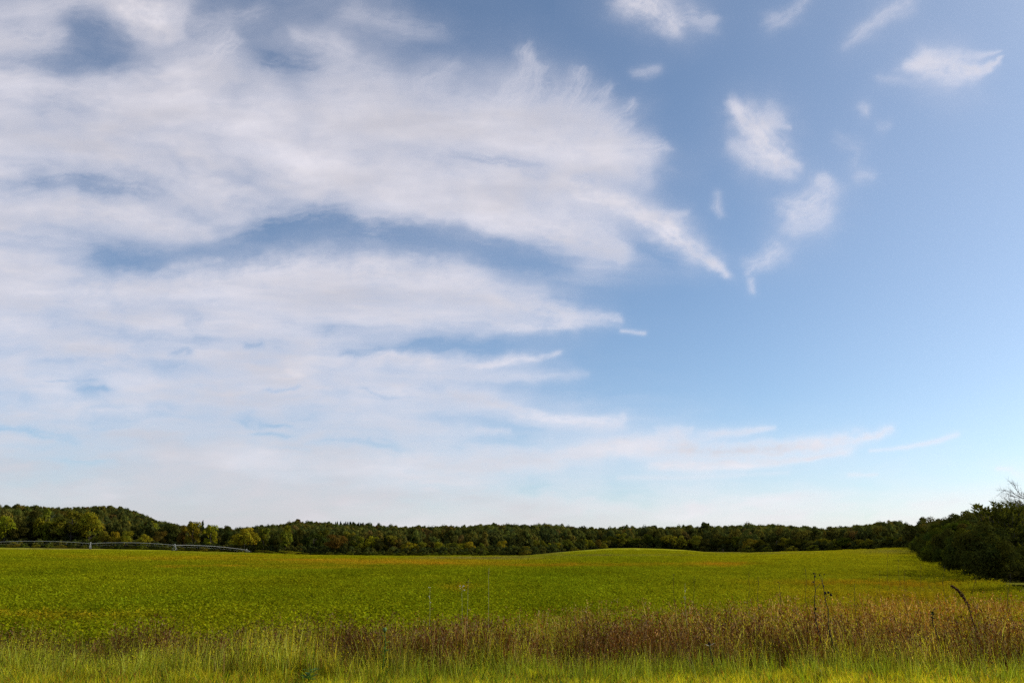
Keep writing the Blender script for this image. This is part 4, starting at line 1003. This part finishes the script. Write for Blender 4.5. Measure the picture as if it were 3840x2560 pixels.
# ------------------------------------------------------------------ single plants and small things
def stalk(label, base_px, depth, pts, radii, heads=(), branches=(), name='dead_stalk', mat=None, hmat=None, cat='weed', group=None, leaves=None, lmat=None):
    """a plant standing on the ground at a depth, its stem through photo points"""
    gx = (base_px-1920)/KX*depth; gz = float(land(gx, depth)); O = np.array((gx, depth, gz))
    t = empty(name, tuple(O), 0, label=label, category=cat)
    if group: t['group'] = group
    rng = np.random.RandomState(int(base_px))
    P = [np.zeros(3)]+[at(a, b, depth)-O for a, b in pts]; P = np.array(P); P[1:, 1] += np.cumsum(rng.normal(0, .02, len(P)-1))
    obj('stem', Parts().tube(P, np.interp(np.linspace(0, 1, len(P)), np.linspace(0, 1, len(radii)), radii), 6).mesh('stem', mat or M_STALK), t)
    for br in branches:
        Q = np.array([at(a, b, depth)-O for a, b in br]); Q[:, 1] += np.linspace(0, rng.normal(0, .1), len(Q))
        obj('branch', Parts().tube(Q, np.linspace(radii[-1]*1.3, radii[-1]*.6, len(Q)), 5).mesh('branch', mat or M_STALK), t)
    for a, b, r in heads:
        c = at(a, b, depth)-O
        obj('seed_head', Parts().ball(c, r*.8, 8, 6, 1.25, .5, rng).mesh('seed_head', hmat or M_HEAD), t)
    if leaves:
        z0, z1, n, l, w = leaves; k = 0
        for i in range(n):
            f = rng.uniform(z0, z1); p = np.array([np.interp(f*P[-1][2], P[:, 2], P[:, c]) for c in range(3)]); a = i*2.4+rng.rand()
            dr = np.array((math.cos(a), math.sin(a), rng.uniform(.1, .8))); dr /= np.linalg.norm(dr); sd = np.cross(dr, (0, 0, 1.)); sd /= np.linalg.norm(sd); L = l*rng.uniform(.7, 1.2)
            up = np.array((0, 0, 1.))
            V = [p, p+dr*L*.3+sd*w*.45, p+dr*L*.3-up*.01, p+dr*L*.3-sd*w*.45, p+dr*L*.65+sd*w*.42-up*.02*L, p+dr*L*.65-up*.045*L, p+dr*L*.65-sd*w*.42-up*.02*L, p+dr*L-up*.12*L]
            obj('leaf', Parts().add(V, [(1, 2, 5, 4), (2, 3, 6, 5)], [(0, 2, 1), (0, 3, 2), (4, 5, 7), (5, 6, 7)]).mesh('leaf', lmat or M_GREENLEAF, False), t)
    return t
stalk('left one of the two tall black dead stalks right of centre', 3066, 19, [(3062,2335),(3056,2285),(3053,2242),(3056,2212),(3050,2182),(3051,2166),(3053,2150)], [.012, .010, .008, .006, .003],
      [(3052,2149,.022),(3056,2160,.026),(3050,2181,.018),(3059,2282,.028)], [[(3050,2184),(3040,2178),(3036,2186)], [(3056,2212),(3070,2200),(3083,2188)]])
stalk('right one of the two tall black dead stalks, bent at mid height', 3106, 18.7, [(3104,2348),(3101,2282),(3092,2256),(3088,2230),(3084,2195),(3080,2175),(3074,2156)], [.012, .011, .008, .006, .003],
      [(3074,2155,.02),(3090,2153,.016),(3094,2222,.03),(3106,2220,.028),(3116,2229,.032),(3088,2196,.02)], [[(3082,2188),(3090,2172),(3090,2155)], [(3088,2230),(3096,2226),(3108,2221)], [(3092,2250),(3106,2236),(3116,2230)]])
def dock():
    d = 20.; gx = (3640-1920)/KX*d; gz = float(land(gx, d)); O = np.array((gx, d, gz))
    t = empty('dock_plant', tuple(O), 0, label='leaning dark red seed spike curving left before the tree shadow', category='weed'); rng = np.random.RandomState(3)
    P = np.array([(0, 0, 0)]+[at(a, b, d)-O for a, b in [(3640,2300),(3628,2262),(3610,2236),(3592,2212),(3568,2195)]])
    obj('stem', Parts().tube(P, [.012, .011, .010, .008, .006, .003], 6).mesh('dock_stem', M_STALK_RED), t)
    h = Parts()
    for k in range(240):
        f = rng.rand(); q = np.interp(f, [0, .35, .7, 1], [1.3, 3, 4, 5]); i = min(int(q), 4); p = P[i]+(P[i+1]-P[i])*(q-i)
        h.ball(p+rng.normal(0, .020*(1-.6*f)+.004, 3), .013*rng.uniform(.6, 1.3), 4, 2)
    obj('seed_head', h.mesh('dock_seeds', M_STALK_RED), t)
dock()
stalk('round green thistle head standing out of the brown grass', 1445, 17.2, [(1446,2420),(1444,2372)], [.010, .008], [(1443,2360,.048)], name='thistle', mat=M_GREENLEAF, hmat=M_THISTLE, leaves=(.45, .95, 9, .16, .04))
stalk('broad-leaved green milkweed in the front grass left of centre', 1160, 15.9, [(1161,2540),(1163,2492)], [.010, .006], name='milkweed', mat=M_GREENLEAF, leaves=(.45, 1.0, 12, .20, .085))
stalk('small dark bushy weed in the yellow weeds at right', 3496, 20.5, [(3495,2330),(3497,2284)], [.012, .006], name='dark_weed', mat=M_STALK, leaves=(.72, 1.02, 26, .10, .05), lmat=M_DARKLEAF)
stalk('bent black weed stalk with a pale leaf in the brown grass', 2662, 17.6, [(2664,2440),(2660,2410)], [.012, .008], [(2660,2412,.03)], name='dark_weed', leaves=(.8, 1.0, 2, .13, .03), lmat=leafy('pale_leaf', (.5, .48, .4)))
# pale seed spikes
for lab, px, top, d in [('white-flecked grass spike tallest left of centre', 1612, 2200, 19), ('purplish grass spike sticking up highest at the centre', 1832, 2128, 19.5),
        ('white-seeded spike in the crop right of centre', 2568, 2186, 21),
        ('white fluffy weed head left of the purplish spike', 1755, 2168, 20), ('second white fluffy weed head near the centre', 1732, 2196, 20)]:
    base = px+R0.uniform(-8, 8); st = [(px+(base-px)*.3, top+90), (px, top+30), (px+2, top)]
    fl = 'fluffy' in lab
    hs = [(px+R0.uniform(-5, 5)*(2 if fl else 1), top+R0.uniform(0, 16 if fl else 60), R0.uniform(.007, .013)*(1.2 if fl else .8)) for k in range(6)]
    stalk(lab, base, d, st, [.003, .0022, .0015], hs, name='seed_spike', mat=M_STRAW, hmat=M_STALK_RED if 'purplish' in lab else (M_WHITE if fl or 'white' in lab else M_STRAW), cat='grass spike', group='seed spikes standing over the grass')
# thin dark stalks
for i, (px, top, d, ln) in enumerate([(2842, 2162, 20, 4), (2808, 2142, 22, -2), (3018, 2128, 22, 6), (2526, 2150, 19.5, 2), (2604, 2160, 22, 3), (3392, 2136, 24, -3), (3368, 2094, 30, 10), (3330, 2066, 34, 2), (3202, 2190, 20, 3), (3300, 2140, 26, 3), (3540, 2120, 27, -8), (3455, 2112, 30, -8), (2922, 2180, 20, 8), (3660, 2160, 21, -14), (3790, 2150, 22, -22), (3770, 2180, 21, 12)]):
    stalk('thin dry stalk over the grass, %s from the left' % ORD[sorted([2842,2808,3018,2526,2604,3392,3368,3330,3202,3300,3540,3455,2922,3660,3790,3770]).index(px)], px+ln, d, [(px+ln*.5+R0.uniform(-5, 5), top+110), (px+ln*.5+R0.uniform(-5, 5), top+60), (px+ln*.1+R0.uniform(-3, 3), top+24), (px, top)], [.0045, .004, .0025],
          [(px+R0.uniform(-4, 4), top+R0.uniform(0, 24), R0.uniform(.006, .011)) for k in range(5)], name='dry_stalk', mat=M_STALK_RED if i % 2 else M_STALK, group='thin dry stalks')
# post and stone
def post():
    d = 380.; gx = (2710-1920)/KX*d; gz = float(land(gx, d)); t = empty('marker_post', (gx, d, gz), 0, label='tiny dark post in the field before the pale stubble strip', category='post')
    obj('shaft', Parts().tube([(0, 0, 0), (.03, 0, 1.1), (.02, 0, 1.9)], [.16, .15, .12], 8).mesh('post_shaft', M_POST), t); obj('cap', Parts().ball((.02, 0, 1.95), .17, 8, 4, .6).mesh('post_cap', M_POST), t)
post()
def stone():
    d = 215.; gx = (3462-1920)/KX*d; gz = float(land(gx, d)); rng = np.random.RandomState(2)
    p = Parts().ball((0, 0, 0), 1, 12, 8, .62, .3, rng); me = p.mesh('field_stone', M_STONE); o = obj('field_stone', me, label='pale sunlit stone at the foot of the right-hand tree row', category='stone')
    o.location = (gx, d, gz+.25); o.scale = (.55, .45, .6)
stone()
